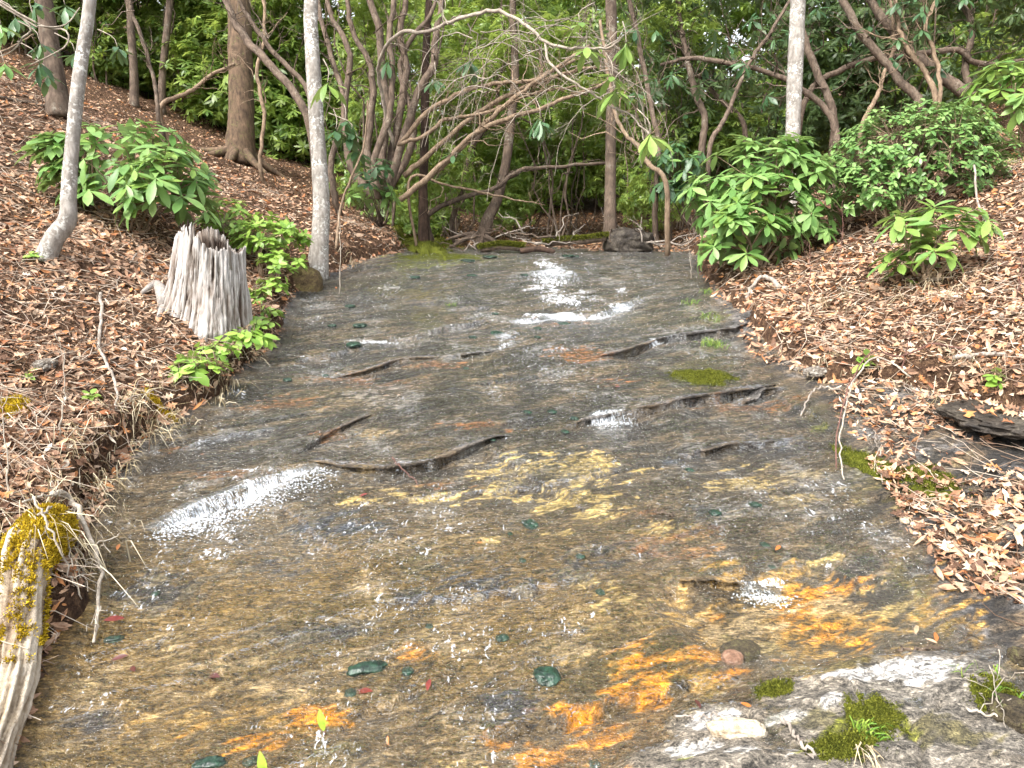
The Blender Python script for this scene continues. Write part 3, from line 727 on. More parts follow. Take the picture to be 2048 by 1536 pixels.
# ------------------------------------------------------------------ trees
M_GREY = bark('grey_lichen_bark', (.20, .175, .15), (.38, .35, .315), (.66, .65, .61), 1.3, .55)
M_BROWN = bark('brown_bark', (.065, .046, .034), (.17, .125, .092), (.22, .2, .16), 1.0, .15)
M_BIG = bark('mossy_brown_bark', (.07, .048, .032), (.19, .125, .08), (.13, .12, .05), .8, .35)
M_RHODO = bark('rhododendron_bark', (.085, .060, .045), (.21, .155, .115), (.26, .22, .17), 1.6, .2)
M_TAN = bark('tan_branch_bark', (.17, .115, .075), (.34, .25, .17), None, 1.6)
M_PALE = bark('pale_twig_bark', (.25, .205, .165), (.44, .38, .31), None, 1.6)
M_DARK = bark('dark_snag_bark', (.028, .018, .013), (.085, .052, .036), None, .9)
M_RL = leafmat('rhododendron_leaf', (.095, .215, .045), (.27, .43, .13), (.30, .38, .18), True, .45)
M_RLD = leafmat('deep_green_leaf', (.040, .105, .040), (.105, .205, .080), (.18, .24, .12), True, .40)
M_RLY = leafmat('yellow_green_leaf', (.13, .24, .040), (.28, .40, .090), (.28, .36, .15), True, .45)
M_CROWN = leafmat('thicket_leaves', (.070, .145, .030), (.34, .45, .095), (.27, .33, .12), False, .40, .40)
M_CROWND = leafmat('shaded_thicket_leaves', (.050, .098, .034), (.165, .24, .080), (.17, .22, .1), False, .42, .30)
M_RLS = leafmat('rhododendron_leaves', (.095, .215, .045), (.27, .43, .13), (.30, .38, .18), False, .45)
M_LAUREL = leafmat('laurel_leaf', (.13, .26, .032), (.36, .53, .10), (.25, .34, .12), True, .40)
M_LAURELS = leafmat('laurel_leaves', (.13, .26, .032), (.36, .53, .10), (.25, .34, .12), False, .40)
M_BOX = leafmat('small_glossy_leaf', (.085, .19, .045), (.27, .42, .13), (.2, .27, .13), True, .36, .18)
M_BOXS = leafmat('small_glossy_leaves', (.085, .19, .045), (.27, .42, .13), (.2, .27, .13), False, .36, .18)

def wander(p0, p1, n, amp, r=rng):
    """a crooked line between two points"""
    t = np.linspace(0, 1, n)[:, None]
    j = np.cumsum(r.normal(0, amp / n ** .5, (n, 3)), 0)
    j -= t * j[-1]
    return p0 + (p1 - p0) * t + j
def twigs(mb, path, rad, n, length, r=rng, up=.3, depth=1, sides=3, start=.25):
    """thin crooked side shoots; returns their tips"""
    tips = []
    k = len(path)
    for _ in range(n):
        i = int(r.uniform(start, .98) * (k - 1)); p = path[i]; t = norm(path[min(i + 1, k - 1)] - path[max(i - 1, 0)])
        d = norm(norm(r.normal(size=3)) + .7 * t + np.array([0, 0, up]))
        l = length * r.uniform(.45, 1.2)
        e = p + d * l
        w = wander(p, e, 6, l * .16, r); w[-1] = w[-2] + (w[-1] - w[-2])
        rr = min(rad[i] * .55, .012) * r.uniform(.4, 1)
        mb.tube(w, np.linspace(rr, max(rr * .3, .0016), 6), sides, cap=False)
        tips.append((w[-1], norm(w[-1] - w[-2])))
        if depth > 1: tips += twigs(mb, w, np.linspace(rr, rr * .4, 6), 2, l * .55, r, up, depth - 1, 3)
    return tips
def px_path(pts, D0, dD=0.0, base=None):
    """picture positions -> points; a third number overrides the depth"""
    out = []
    for i, p in enumerate(pts):
        D = p[2] if len(p) > 2 else D0 + dD * i / max(1, len(pts) - 1)
        out.append(W(p[0], p[1], D))
    if base is not None: out[0] = base
    return np.array(out)
def tree(name, label, px, half, mat, D=None, dD=0.0, cat='tree', limbs=4, group=None, top=1.5, flare=1.25, rough=.12, twn=10, base_px=None, leaves=None):
    """px: trunk line from its foot upwards; half: half widths in pixels; grows on above the picture"""
    b, Db = hit(*(base_px or px[0][:2]))
    if D is None: D = Db
    pts = px_path(px, D, dD)
    if abs(D - Db) < .05: pts[0] = b
    b = pts[0].copy(); b[2] = _surf(b[0], b[1])
    pts[0] = b - np.array([0, 0, .06])
    up = norm(pts[-1] - pts[-2]); up = norm(up + np.array([0, 0, .4]))
    if top: pts = np.vstack([pts, pts[-1] + up * top * .5 + rng.normal(0, .05, 3), pts[-1] + up * top + rng.normal(0, .1, 3)])
    path = spline(pts, 44)
    hw = np.interp(np.linspace(0, 1, 44), np.linspace(0, 1, len(half)), half) * D / FPX
    hw *= 1 + (flare - 1) * np.exp(-np.arange(44) / 2.2)
    t = thing(name, label, cat, tuple(b), group)
    mb = MB().tube(path, hw, 14, rough, seed=rng.random() * 9)
    part('trunk', mb, mat, t)
    # limbs sit on the part of the trunk above the picture
    for q in range(limbs):
        i = rng.integers(34, 43); d = norm(np.array([rng.normal(), rng.normal(), .9])); l = rng.uniform(.8, 1.6)
        w = wander(path[i], path[i] + d * l, 9, .18)
        rad = np.linspace(hw[i] * .5, .006, 9)
        lm = MB().tube(w, rad, 6); twigs(lm, w, rad, 7, .5, depth=2)
        part('limb', lm, mat, t)
    return t, path, hw

tree('grey_tree', 'pale grey slim tree with bent foot on the left bank', [(82, 515), (108, 478), (135, 440), (137, 395), (141, 330), (153, 200), (166, 100), (180, 0)], [20, 19, 18, 15, 14, 13, 13, 12, 12, 10, 8], M_GREY, limbs=4, top=2.4, flare=1.1, rough=.08)
tree('grey_tree', 'straight pale grey tree at the stream edge behind the stump', [(632, 548), (640, 480), (643, 400), (638, 320), (634, 262), (628, 160), (622, 60), (622, 0)], [21, 17, 16.5, 15.5, 15, 14.5, 14, 14, 12, 9], M_GREY, limbs=4, top=2.6, flare=1.25, rough=.08)
tree('grey_tree', 'pale speckled straight tree rising behind the right rhododendron bush', [(1575, 430), (1584, 300), (1588, 190), (1592, 100), (1596, 0)], [18, 14, 15, 15, 15, 13, 10], M_GREY, limbs=4, top=2.6, rough=.08)
tree('brown_tree', 'thick brown trunk at the far left top of the slope', [(118, 228), (110, 150), (98, 80), (88, 0)], [23, 18, 17, 16, 14, 11], M_BROWN, limbs=3, top=2.0)
t_big, _, _ = tree('hemlock_tree', 'thickest brown trunk with flared roots behind the left rhododendron', [(478, 325), (482, 250), (482, 170), (480, 80), (476, 0)], [29, 25, 24, 23, 22, 18], M_BIG, limbs=3, top=2.2, flare=1.35)
bp = np.array(t_big.location)
for a in np.linspace(0.3, 2 * np.pi + .3, 8)[:-1]:
    e = bp + np.array([math.cos(a), math.sin(a), 0]) * rng.uniform(.45, .8); e[2] = _surf(e[0], e[1]) - .01
    s = bp + np.array([math.cos(a) * .12, math.sin(a) * .12, .18])
    part('root', MB().tube(spline([s, (s + e) / 2 + np.array([0, 0, -.02]), e], 9), np.linspace(.09, .02, 9), 8, .2), M_BIG, t_big)
tree('slim_tree', 'slim dark trunk standing left of the thickest trunk', [(322, 228), (325, 150), (333, 70), (340, 0)], [8, 7, 7, 7, 5], M_BROWN, limbs=2, top=1.5)
tree('slim_tree', 'slim dark trunk midway between the far left trunk and its neighbour', [(268, 212), (268, 150), (262, 60), (258, 0)], [9, 8, 7, 7, 5], M_BROWN, limbs=2, top=1.5)
tree('snag', 'dark straight dead trunk standing left of the stream head', [(848, 478), (846, 400), (849, 300), (850, 212), (852, 100), (858, 0)], [11, 9, 8.5, 8, 7, 6, 4], M_DARK, 9.0, limbs=1, top=.8, rough=.25, cat='dead tree')
tree('leaning_tree', 'dark trunk leaning right at the centre of the stream head', [(957, 468), (975, 440), (994, 400), (1012, 325), (1021, 246), (1030, 150), (1026, 40)], [15, 11, 10, 9, 8, 6, 5], M_BROWN, 9.6, limbs=2, top=1.0)
tree('brown_tree', 'straight brown trunk right of centre behind the stream head', [(1222, 490), (1220, 420), (1221, 330), (1222, 240), (1224, 120), (1222, 0)], [15, 11.5, 10.5, 10.5, 11, 11, 8], M_BROWN, 8.7, limbs=3, top=1.6)

# ---- rhododendron leaves as single blades
def blade(name, L, Wd, droop, fold, mat, n=6, tipt=.62, seed=0):
    """one leaf: n cross sections of three points, widest at tipt"""
    rs = np.random.default_rng(seed)
    t = np.linspace(0, 1, n + 1)
    w = Wd / 2 * np.sin(np.pi * np.clip(t ** (math.log(.5) / math.log(tipt)), 0, 1)) ** .8
    w[0] = Wd * .05; w[-1] = Wd * .02
    twist = rs.normal(0, .10)
    V = []
    for a, ww in zip(t, w):
        zc = -droop * L * a ** 1.8
        V += [(a * L, -ww, zc + fold * ww - twist * ww * a), (a * L, 0, zc), (a * L, ww, zc + fold * ww + twist * ww * a)]
    q = []
    for i in range(n):
        q += [[3 * i, 3 * i + 1, 3 * i + 4, 3 * i + 3], [3 * i + 1, 3 * i + 2, 3 * i + 5, 3 * i + 4]]
    return make_mesh(name, np.array(V), (), [np.array(q)[:, ::-1]], True, None, mat)
BL = {k: [blade('leaf', .165 * s, .056 * s * w, dr, .22, mt, seed=i) for i, (s, w, dr) in enumerate([(1, 1, .10), (.92, 1.05, .22), (1.1, .95, .32), (.8, 1.1, .05), (1.05, .9, .45)])]
      for k, mt in (('g', M_RL), ('d', M_RLD), ('y', M_RLY))}
BLL = [blade('leaf', .050 * s, .026 * s * w, dr, .2, M_LAUREL, 4, .5, seed=i) for i, (s, w, dr) in enumerate([(1, 1, .1), (1.2, .95, .3), (.85, 1.1, .0), (1.05, 1, -.1)])]
BLB = [blade('leaf', .046 * s, .024 * s * w, dr, .25, M_BOX, 4, .48, seed=i) for i, (s, w, dr) in enumerate([(1, 1, .1), (1.15, .95, .3), (.9, 1.1, .0)])]
BLG = [blade('leaf', .060 * s, .036 * s * w, dr, .18, M_LAUREL, 4, .58, seed=i) for i, (s, w, dr) in enumerate([(1, 1, .1), (1.2, .9, .25), (.85, 1.1, .0)])]
def put_leaf(parent, mesh, p, d, up, s, root=None):
    d = norm(np.asarray(d, float)); side = norm(np.cross(up, d)); n = np.cross(d, side)
    M = Matrix((tuple(d), tuple(side), tuple(n))).transposed().to_4x4() @ Matrix.Diagonal((s, s, s, 1))
    M.translation = Vector(tuple(np.asarray(p) - np.array((root or parent).location)))
    o = link('leaf', mesh, parent); o.matrix_basis = M
    return o
def whorl_frames(tip, axis, n, spread, r=rng):
    """directions and normals of n leaves round a shoot tip; spread 0 = along the shoot, 1 = square to it, more = hanging"""
    a = norm(axis); s = norm(np.cross(a, [.31, .2, .93])); b = np.cross(a, s)
    out = []
    ph = r.random() * 6.28
    for k in range(n):
        th = ph + k * 2.39996 + r.normal(0, .12)
        rad = math.cos(th) * s + math.sin(th) * b
        sp = spread * r.uniform(.75, 1.2)
        d = a * math.cos(sp * 1.5708) + rad * math.sin(sp * 1.5708)
        d = d + np.array([0, 0, -.16])
        out.append((tip - a * .012 * k / 3, d, norm(a + .35 * np.array([0, 0, 1]))))
    return out
def bush(name, label, base, centers, axes, meshes, mat_stem, nleaf, spread, size, cap=300, cat='shrub', group=None, stem_r=.012, stuff_mat=None, hubs=7, hubf=.5, parent=None):
    """woody stems from the base to every shoot tip, a ring of leaves on every tip"""
    t = parent or thing(name, label, cat, tuple(base), group)
    b = np.asarray(base, float)
    mb = MB(); done = 0; restV, restF, restR, nv = [], [], [], 0
    order = np.argsort([np.linalg.norm(c) for c in centers])      # nearest to the camera first
    mids = [b + (centers[k] - b) * hubf + rng.normal(0, .04, 3) for k in order[::max(1, len(order) // hubs)]]
    for q in mids:
        mb.tube(wander(b - np.array([0, 0, .04]), q, 7, .05), np.linspace(stem_r, stem_r * .6, 7), 5)
    for k in order:
        c, ax = centers[k], axes[k]
        m0 = min(mids, key=lambda q: np.linalg.norm(q - c))
        w = spline([m0, (m0 + c) / 2 + rng.normal(0, .02, 3) + np.array([0, 0, .01]), c - norm(ax) * .03, c], 7)
        holder = t
        if len(centers) < 130:
            holder = part('shoot', MB().tube(w, np.linspace(stem_r * .5, .0028, 7), 4, cap=False), mat_stem, t)
        else: mb.tube(w, np.linspace(stem_r * .4, .002, 7), 3, cap=False)
        for p, d, up in whorl_frames(c, ax, rng.integers(nleaf[0], nleaf[1] + 1), spread):
            s = size * rng.uniform(.72, 1.18)
            if done < cap:
                put_leaf(holder, meshes[rng.integers(len(meshes))], p, d, up, s, t); done += 1
            else:
                me = meshes[rng.integers(len(meshes))]
                L = me.vertices[len(me.vertices) - 2].co.x * s
                V, F, r = leaf_array(LEAF8, p[None], np.asarray(d)[None], up[None], L, L * (.37 if L > .085 else .55), .2, rng.random(1))
                restV.append(V); restF.append(F + nv); restR.append(r); nv += len(V)
    part('stems', mb, mat_stem, t)
    if nv:
        me = make_mesh('foliage', np.concatenate(restV) - np.array(t.location), [np.concatenate(restF)], (), True, {'rnd': np.concatenate(restR)}, stuff_mat)
        tag(link('foliage', me, t), kind='stuff')
    return t
def dome_tips(c, rx, ry, rz, n, out=.5, zmin=-.5, shell=.35):
    """shoot tips spread over the outside of an uneven dome"""
    d = rand_dirs(n * 4); d = d[d[:, 2] > zmin][:n]
    rr = 1 - shell * rng.random(len(d)) ** 1.5 + .14 * fbm(d[:, 0] * 2, d[:, 1] * 2, d[:, 2] * 2, 2)
    p = c + d * np.array([rx, ry, rz]) * rr[:, None]
    ax = norm(d * out + np.array([0, 0, .55]) + rng.normal(0, .15, d.shape))
    return p, ax

# ---- bushes on the banks
b, D = hit(262, 462)
c = W(255, 350, D + .15)
p1, a1 = dome_tips(c, .58, .42, .42, 60); p2, a2 = dome_tips(W(320, 385, D - .05), .34, .3, .30, 28); p3, a3 = dome_tips(W(130, 320, D + .1), .22, .25, .22, 13)
# keep the tips out of the soil
pp, aa = np.r_[p1, p2, p3], np.r_[a1, a2, a3]; k = pp[:, 2] > zg(pp[:, 0], pp[:, 1]) + .05
bush('rhododendron_bush', 'broad light green rhododendron bush on the left slope above the stump', b, pp[k], aa[k], BL['g'] + BL['y'][:1], M_TAN, (6, 9), .92, 1.08, 300, stuff_mat=M_RLS)

b, D = hit(1520, 535)
c = W(1525, 400, D + .2)
p1, a1 = dome_tips(c, .64, .5, .57, 100); p2, a2 = dome_tips(W(1490, 470, D - .1), .42, .3, .30, 36)
pp, aa = np.r_[p1, p2], np.r_[a1, a2]; k = pp[:, 2] > zg(pp[:, 0], pp[:, 1]) + .04
bush('rhododendron_bush', 'large bright rhododendron bush overhanging the stream on the right', b, pp[k], aa[k], BL['g'] + BL['g'] + BL['y'][:2], M_TAN, (7, 10), .95, 1.06, 300, stuff_mat=M_RLS)

b, D = hit(1395, 500)
D += .9; b = W(1395, 480, D); b[2] = _surf(b[0], b[1])
p1, a1 = dome_tips(W(1360, 350, D), .36, .3, .42, 44)
bush('rhododendron_bush', 'darker drooping rhododendron left of the large right bush', b, p1, a1, BL['d'] + BL['g'][:2], M_RHODO, (7, 10), 1.15, 1.0, 300, stuff_mat=M_RLS)

b, D = hit(1850, 565)
p1, a1 = dome_tips(W(1862, 455, D), .33, .25, .16, 20); p2, a2 = dome_tips(W(1845, 515, D - .05), .22, .2, .16, 14)
bush('rhododendron_bush', 'small low rhododendron with yellow green leaves on the right bank', b, np.r_[p1, p2], np.r_[a1, a2], BL['y'] + BL['g'][:2], M_TAN, (6, 8), .9, .98, 300)

b, D = hit(2048, 300)
p1, a1 = dome_tips(W(2040, 200, D), .55, .5, .42, 50)
bush('rhododendron_bush', 'pale shiny rhododendron bush at the right edge of the picture', b, p1, a1, BL['y'] + BL['g'][:2], M_TAN, (7, 10), .92, 1.15, 300, stuff_mat=M_RLS)

b, D = hit(1790, 450)
p1, a1 = dome_tips(W(1830, 330, D + .3), .80, .6, .52, 620, shell=.28); p2, a2 = dome_tips(W(1735, 385, D + .05), .28, .3, .32, 120); p3, a3 = dome_tips(W(1905, 270, D + .5), .38, .4, .30, 130)
pp, aa = np.r_[p1, p2, p3], np.r_[a1, a2, a3]; k = pp[:, 2] > zg(pp[:, 0], pp[:, 1]) + .04
bush('laurel_bush', 'rounded dense bush of small glossy leaves on the right bank', b, pp[k], aa[k], BLB, M_TAN, (6, 9), .9, 1.35, 300, stuff_mat=M_BOXS, stem_r=.008, hubs=40, hubf=.72)

b, D = hit(520, 555)
p1, a1 = dome_tips(W(455, 440, D + .35), .22, .2, .19, 46); p2, a2 = dome_tips(W(535, 475, D + .15), .31, .25, .18, 80); p3, a3 = dome_tips(W(560, 525, D - .05), .20, .16, .10, 18)
pp, aa = np.r_[p1, p2, p3], np.r_[a1, a2, a3]; k = pp[:, 2] > zg(pp[:, 0], pp[:, 1]) + .03
bush('laurel_bush', 'fresh green small leaved laurel bush behind the grey stump', b, pp[k], aa[k], BLL, M_TAN, (6, 9), .85, 1.45, 300, stuff_mat=M_LAURELS, stem_r=.006, hubs=12, hubf=.7)

for (u, v, w, h, n, s, lab) in [(548, 585, .12, .09, 16, 1.1, 'small green leafy sprig hanging at the right foot of the stump'), (475, 690, .20, .07, 22, 1.2, 'low green leafy plant on the bank edge just below the stump'),
                                (390, 752, .19, .06, 20, 1.2, 'low green leafy plant on the bank edge over the dark hollow'), (545, 640, .08, .06, 8, 1.0, 'tiny green sprig on the mossy bank lip right of the stump'),
                                (520, 605, .10, .07, 12, 1.0, 'green leafy plant on the bank between stump and brown boulder'), (512, 660, .13, .06, 14, 1.1, 'low leafy plant at the right foot of the stump near the lip'), (436, 716, .14, .05, 14, 1.1, 'low leafy plant midway between the two plants on the bank edge'), (68, 525, .04, .03, 3, .9, 'tiny yellow green sprout at the foot of the bent grey tree'), (62, 765, .04, .02, 2, .8, 'tiny green seedling in the litter at the left edge'),
                                (182, 805, .03, .02, 2, .8, 'tiny green seedling in the litter left of the dark hollow'), (1728, 742, .05, .04, 4, .9, 'tiny green sprout under the lip of the right bank'),
                                (1985, 775, .05, .04, 4, .9, 'tiny green sprout on the overhanging rock at the right'), (1815, 575, .03, .02, 2, .9, 'tiny green seedling right of the small low rhododendron')]:
    b, D = hit(u, v)
    p1, a1 = dome_tips(b + np.array([0, 0, .03]), w, w * .7, h, n, .8, .0)
    p1[:, 2] = np.maximum(p1[:, 2], _surf(p1[:, 0], p1[:, 1]) + .02)
    bush('leafy_plant', lab, b, p1, a1, BLG, M_TAN, (3, 5), .95, s, 80, 'plant', 'small green plants on the banks', stem_r=.003)

# ------------------------------------------------------------------ the rhododendron thicket behind
def crown_mesh(name, nw, mat, seed, hang=.9, L=.15, rad=(1.0, 1.0, .85), rr=(.35, 1.0)):
    r = np.random.default_rng(seed)
    d = rand_dirs(nw, r); q = r.uniform(rr[0] ** 3, rr[1] ** 3, nw) ** (1 / 3)
    lump = 1 + .35 * fbm(d[:, 0] * 1.6 + seed, d[:, 1] * 1.6, d[:, 2] * 1.6, 2)
    c = d * (q * lump)[:, None] * np.array(rad)
    pos, dr, up, rn = [], [], [], []
    for k in range(nw):
        ax = norm(d[k] * .5 + np.array([0, 0, .5]) + r.normal(0, .25, 3)); tone = r.normal(0, .18)
        for p, dd, u in whorl_frames(c[k], ax, r.integers(6, 10), hang, r):
            pos.append(p); dr.append(dd); up.append(u); rn.append(np.clip(.45 + tone + r.normal(0, .18), 0, 1))
    V, F, R = leaf_array(LEAF6, np.array(pos), np.array(dr), np.array(up), L * r.uniform(.7, 1.2, len(pos)), L * .29, r.uniform(.1, .35, len(pos)), np.array(rn))
    return make_mesh(name, V, [F], (), True, {'rnd': R}, mat)
CR = [crown_mesh('crown', 300, M_CROWN, 60 + i, .95 + .1 * i) for i in range(4)]
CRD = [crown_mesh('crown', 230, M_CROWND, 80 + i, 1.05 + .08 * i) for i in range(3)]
def crown_at(parent, mesh, p, s):
    o = link('crown', mesh, parent)
    o.location = tuple(np.asarray(p) - np.array(parent.location)); o.rotation_euler = (rng.normal(0, .2), rng.normal(0, .2), rng.random() * 6.28)
    o.scale = (s[0], s[1], s[2])
    return o
def thicket_tree(x, y, h, nst, crowns, lab, group, dark=False, tan=False, lean=(0, 0)):
    b = np.array([x, y, _surf(x, y)])
    t = thing('rhododendron_tree', lab, 'tree', tuple(b), group)
    for q in range(nst):
        e = b + np.array([rng.normal(lean[0], .55), rng.normal(lean[1], .4), h * rng.uniform(.75, 1.05)])
        w = wander(b + np.array([rng.normal(0, .08), rng.normal(0, .08), -.05]), e, 12, .28)
        r0 = rng.uniform(.010, .022); rad = np.linspace(r0, r0 * .35, 12)
        mb = MB().tube(w, rad, 6, .1, cap=False); twigs(mb, w, rad, 7, .6, depth=2, start=.3)
        part('stem', mb, M_RHODO, t)
    for (cx, cy, cz, s) in crowns:
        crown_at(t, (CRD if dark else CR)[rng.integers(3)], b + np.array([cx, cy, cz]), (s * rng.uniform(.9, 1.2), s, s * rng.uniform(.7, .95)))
    return t
def far_row(y0, y1, step, h, lab, grp, xs, dark=False, zr_=(.3, 3.6), nc=3, sz=(.75, 1.1), nst=3):
    x = xs[0]
    while x < xs[1]:
        y = rng.uniform(y0, y1)
        cr = []
        for k in range(nc):
            cr.append((rng.normal(0, .45), rng.normal(0, .4), zr_[0] + (zr_[1] - zr_[0]) * (k + rng.uniform(.1, .9)) / nc, rng.uniform(*sz)))
        thicket_tree(x + rng.normal(0, .2), y, h, nst, cr, lab, grp, dark)
        x += step * rng.uniform(.8, 1.2)
far_row(19, 22, 2.2, 4.2, 'rhododendron of the hazy last row far up the wood', 'last row of rhododendrons', (-15, 15), nc=3, zr_=(.2, 5.6), sz=(1.5, 1.9), nst=1)
far_row(15.5, 18, 1.7, 4.2, 'rhododendron of the dense far row deep in the wood', 'far rhododendrons', (-11, 11.5), nc=4, zr_=(.1, 5.2), sz=(1.1, 1.5), nst=3)
far_row(12.0, 13.5, 1.3, 4.0, 'rhododendron of the middle row behind the stream head', 'middle rhododendrons', (-2.6, 2.6), nc=4, zr_=(.3, 4.8), sz=(.7, 1.0), nst=5)
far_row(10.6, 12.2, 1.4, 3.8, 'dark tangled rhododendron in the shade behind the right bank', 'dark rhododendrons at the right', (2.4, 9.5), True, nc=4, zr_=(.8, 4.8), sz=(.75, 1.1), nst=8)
far_row(10.4, 11.2, 1.3, 3.5, 'bushy rhododendron growing just behind the stream head', 'rhododendrons at the stream head', (-1.9, 2.8), nc=3, zr_=(.1, 3.2), sz=(.5, .75), nst=5)
far_row(15.2, 16.4, 1.3, 4.0, 'rhododendron on the left slope behind the slim trunks', 'rhododendrons on the left slope', (-11.5, -4.2), nc=3, zr_=(.2, 3.6), sz=(.9, 1.2))

# ---- the many-stemmed rhododendron left of the stream head, with its long arching limbs
b, D = hit(762, 402)
Dc = min(D, 8.6)
b = W(762, 402, Dc); b[2] = _surf(b[0], b[1])
clump = thing('rhododendron_clump', 'many stemmed reddish brown rhododendron fanning up left of the stream head', 'tree', tuple(b))
def stem(name, px, D, half, mat, parent, tw=6, twl=.45, dD=0., start=.3, n=26, depth=2):
    path = spline(px_path(px, D, dD), n); path[1:-1] += rng.normal(0, .006, (n - 2, 3))
    rad = np.interp(np.linspace(0, 1, n), np.linspace(0, 1, len(half)), half) * D / FPX
    mb = MB().tube(path, rad, 7, .12, seed=rng.random() * 9)
    tips = twigs(mb, path, rad, tw, twl, depth=depth, start=start) if tw else []
    part(name, mb, mat, parent)
    return path, tips
for px, half in [([(763, 400), (765, 300), (775, 230), (765, 150), (758, 60), (735, -20), (720, -200)], [11, 9, 8, 7, 6]), ([(768, 400), (790, 290), (805, 190), (812, 130), (800, 60), (815, -20), (830, -220)], [10, 8, 7, 6, 5]),
                 ([(772, 400), (800, 300), (838, 180), (868, 130), (873, 60), (890, -20), (930, -200)], [9, 8, 8, 6, 5]), ([(755, 395), (735, 300), (745, 200), (740, 130), (705, 60), (690, -20), (650, -200)], [9, 8, 6, 5, 4]),
                 ([(752, 398), (700, 330), (690, 220), (700, 120), (680, 60), (655, 10), (640, -160)], [8, 7, 6, 5, 4]), ([(757, 398), (748, 320), (780, 230), (785, 150), (778, 70), (790, -20), (770, -200)], [8, 7, 6, 6, 4]),
                 ([(766, 400), (820, 300), (822, 220), (800, 150), (815, 90), (860, 30), (890, -60)], [8, 7, 5, 5, 3])]:
    stem('stem', px, Dc + rng.normal(0, .15), half, M_RHODO, clump, 9, .5)
stem('limb', [(790, 300, Dc), (762, 180, Dc - .4), (759, 120, Dc - .7), (797, 68, Dc - 1.0), (855, 65, Dc - 1.2), (910, 41, Dc - 1.4), (968, 24, Dc - 1.6), (1009, 26, Dc - 1.8), (1060, 58, Dc - 2.0), (1101, 90, Dc - 2.2), (1156, 96, Dc - 2.3), (1210, 97, Dc - 2.4), (1240, 80, Dc - 2.4)],
     6.6, [5, 4.5, 4, 4, 3.5, 2.5, 2], M_PALE, clump, 26, .45, n=60)
_, tip_b = stem('limb', [(1091, 85, Dc - 2.15), (1098, 126, Dc - 2.2), (1135, 157, Dc - 2.3), (1183, 185, Dc - 2.3), (1224, 212, Dc - 2.3), (1262, 232, Dc - 2.4), (1300, 272, Dc - 2.5)], 6.3, [3, 2.5, 2.2, 1.6], M_PALE, clump, 12, .35, n=34)
for px, half, D in [([(814, 392), (889, 328), (957, 260), (1026, 198), (1094, 147), (1180, 90)], [6, 5, 5, 4, 3], 8.3), ([(807, 352), (872, 297), (957, 225), (1043, 178), (1120, 150), (1200, 130)], [6, 5, 5, 4, 3], 8.6),
                    ([(800, 400), (886, 328), (940, 273), (1019, 236), (1077, 219), (1134, 195), (1230, 160)], [6, 5, 5, 4, 3], 8.2), ([(800, 287), (855, 225), (923, 185), (992, 167), (1060, 160), (1150, 120)], [5, 5, 4, 3], 8.5),
                    ([(795, 290), (850, 270), (890, 240), (970, 226), (1060, 190), (1160, 170)], [4, 4, 3, 2], 8.4)]:
    stem('limb', px, D, half, M_TAN, clump, 14, .5, n=34)
# fine pale twigs drooping from the arching limbs
for k in range(26):
    u, v, D = rng.uniform(930, 1290), rng.uniform(20, 200), rng.uniform(6.2, 7.8)
    c = W(u, v, D); l = rng.uniform(.5, 1.1); a = rng.choice([-1, 1])
    w = spline([c, c + np.array([a * l * .3, .05, .05 * l]), c + np.array([a * l * .65, 0, -.25 * l]), c + np.array([a * l * .8, -.1, -.8 * l])], 18) + np.cumsum(rng.normal(0, .008, (18, 3)), 0)
    rad = np.linspace(.0055, .0018, 18); mb = MB().tube(w, rad, 4, cap=False); twigs(mb, w, rad, 6, .3, depth=2, up=-.1)
    part('twig', mb, M_PALE, clump)
# fresh shoots at its foot
pp, aa = dome_tips(W(745, 375, Dc - .35), .26, .25, .42, 22)
for c, ax in zip(pp, aa):
    c[2] = max(c[2], _surf(c[0], c[1]) + .05)
    h_ = part('shoot', MB().tube(spline([b + np.array([0, -.05, .05]), (b + c) / 2 + rng.normal(0, .04, 3), c], 6), np.linspace(.008, .003, 6), 4), M_RHODO, clump)
    for p, d, up in whorl_frames(c, ax, rng.integers(6, 9), 1.0): put_leaf(h_, BL['g' if c[2] < W(0, 380, Dc)[2] else 'd'][rng.integers(5)], p, d, up, rng.uniform(.75, 1.05), clump)
# leaf rosettes that hang from the arching limbs in front of the thicket
for (u, v, D, n, k, sp, s) in [(655, 165, 5.9, 6, 'y', 1.25, 1.0), (1160, 45, 6.3, 7, 'y', 1.2, .95), (1174, 95, 6.2, 8, 'y', 1.35, .9), (1252, 85, 6.2, 9, 'y', 1.4, 1.0), (1225, 150, 6.1, 7, 'y', 1.2, .9), (1232, 178, 6.1, 9, 'y', 1.2, 1.0),
                               (1080, 238, 7.0, 10, 'd', 1.45, .95), (1300, 268, 5.9, 9, 'y', 1.3, 1.0), (690, 240, 7.6, 9, 'd', 1.2, 1.0), (700, 265, 7.6, 9, 'd', 1.2, 1.0), (672, 258, 7.5, 8, 'd', 1.2, 1.0), (905, 305, 8.2, 7, 'd', 1.0, .8),
                               (715, 300, 7.8, 9, 'd', 1.2, 1.0), (870, 160, 8.0, 7, 'd', 1.1, .9), (775, 120, 8.2, 8, 'd', 1.2, .9), (940, 120, 8.4, 8, 'd', 1.3, 1.2), (890, 20, 8.0, 8, 'y', 1.2, 1.0)]:
    c = W(u, v, D)
    h_ = part('shoot', MB().tube(spline([c + np.array([rng.normal(0, .1), .25, .22]), c + np.array([0, .06, .1]), c], 6), np.linspace(.006, .003, 6), 4), M_PALE, clump)
    for p, d, up in whorl_frames(c, np.array([0, 0, 1.0]) + rng.normal(0, .12, 3), n, sp): put_leaf(h_, BL[k][rng.integers(5)], p, d, up, 1.2 * s * rng.uniform(.85, 1.15), clump)

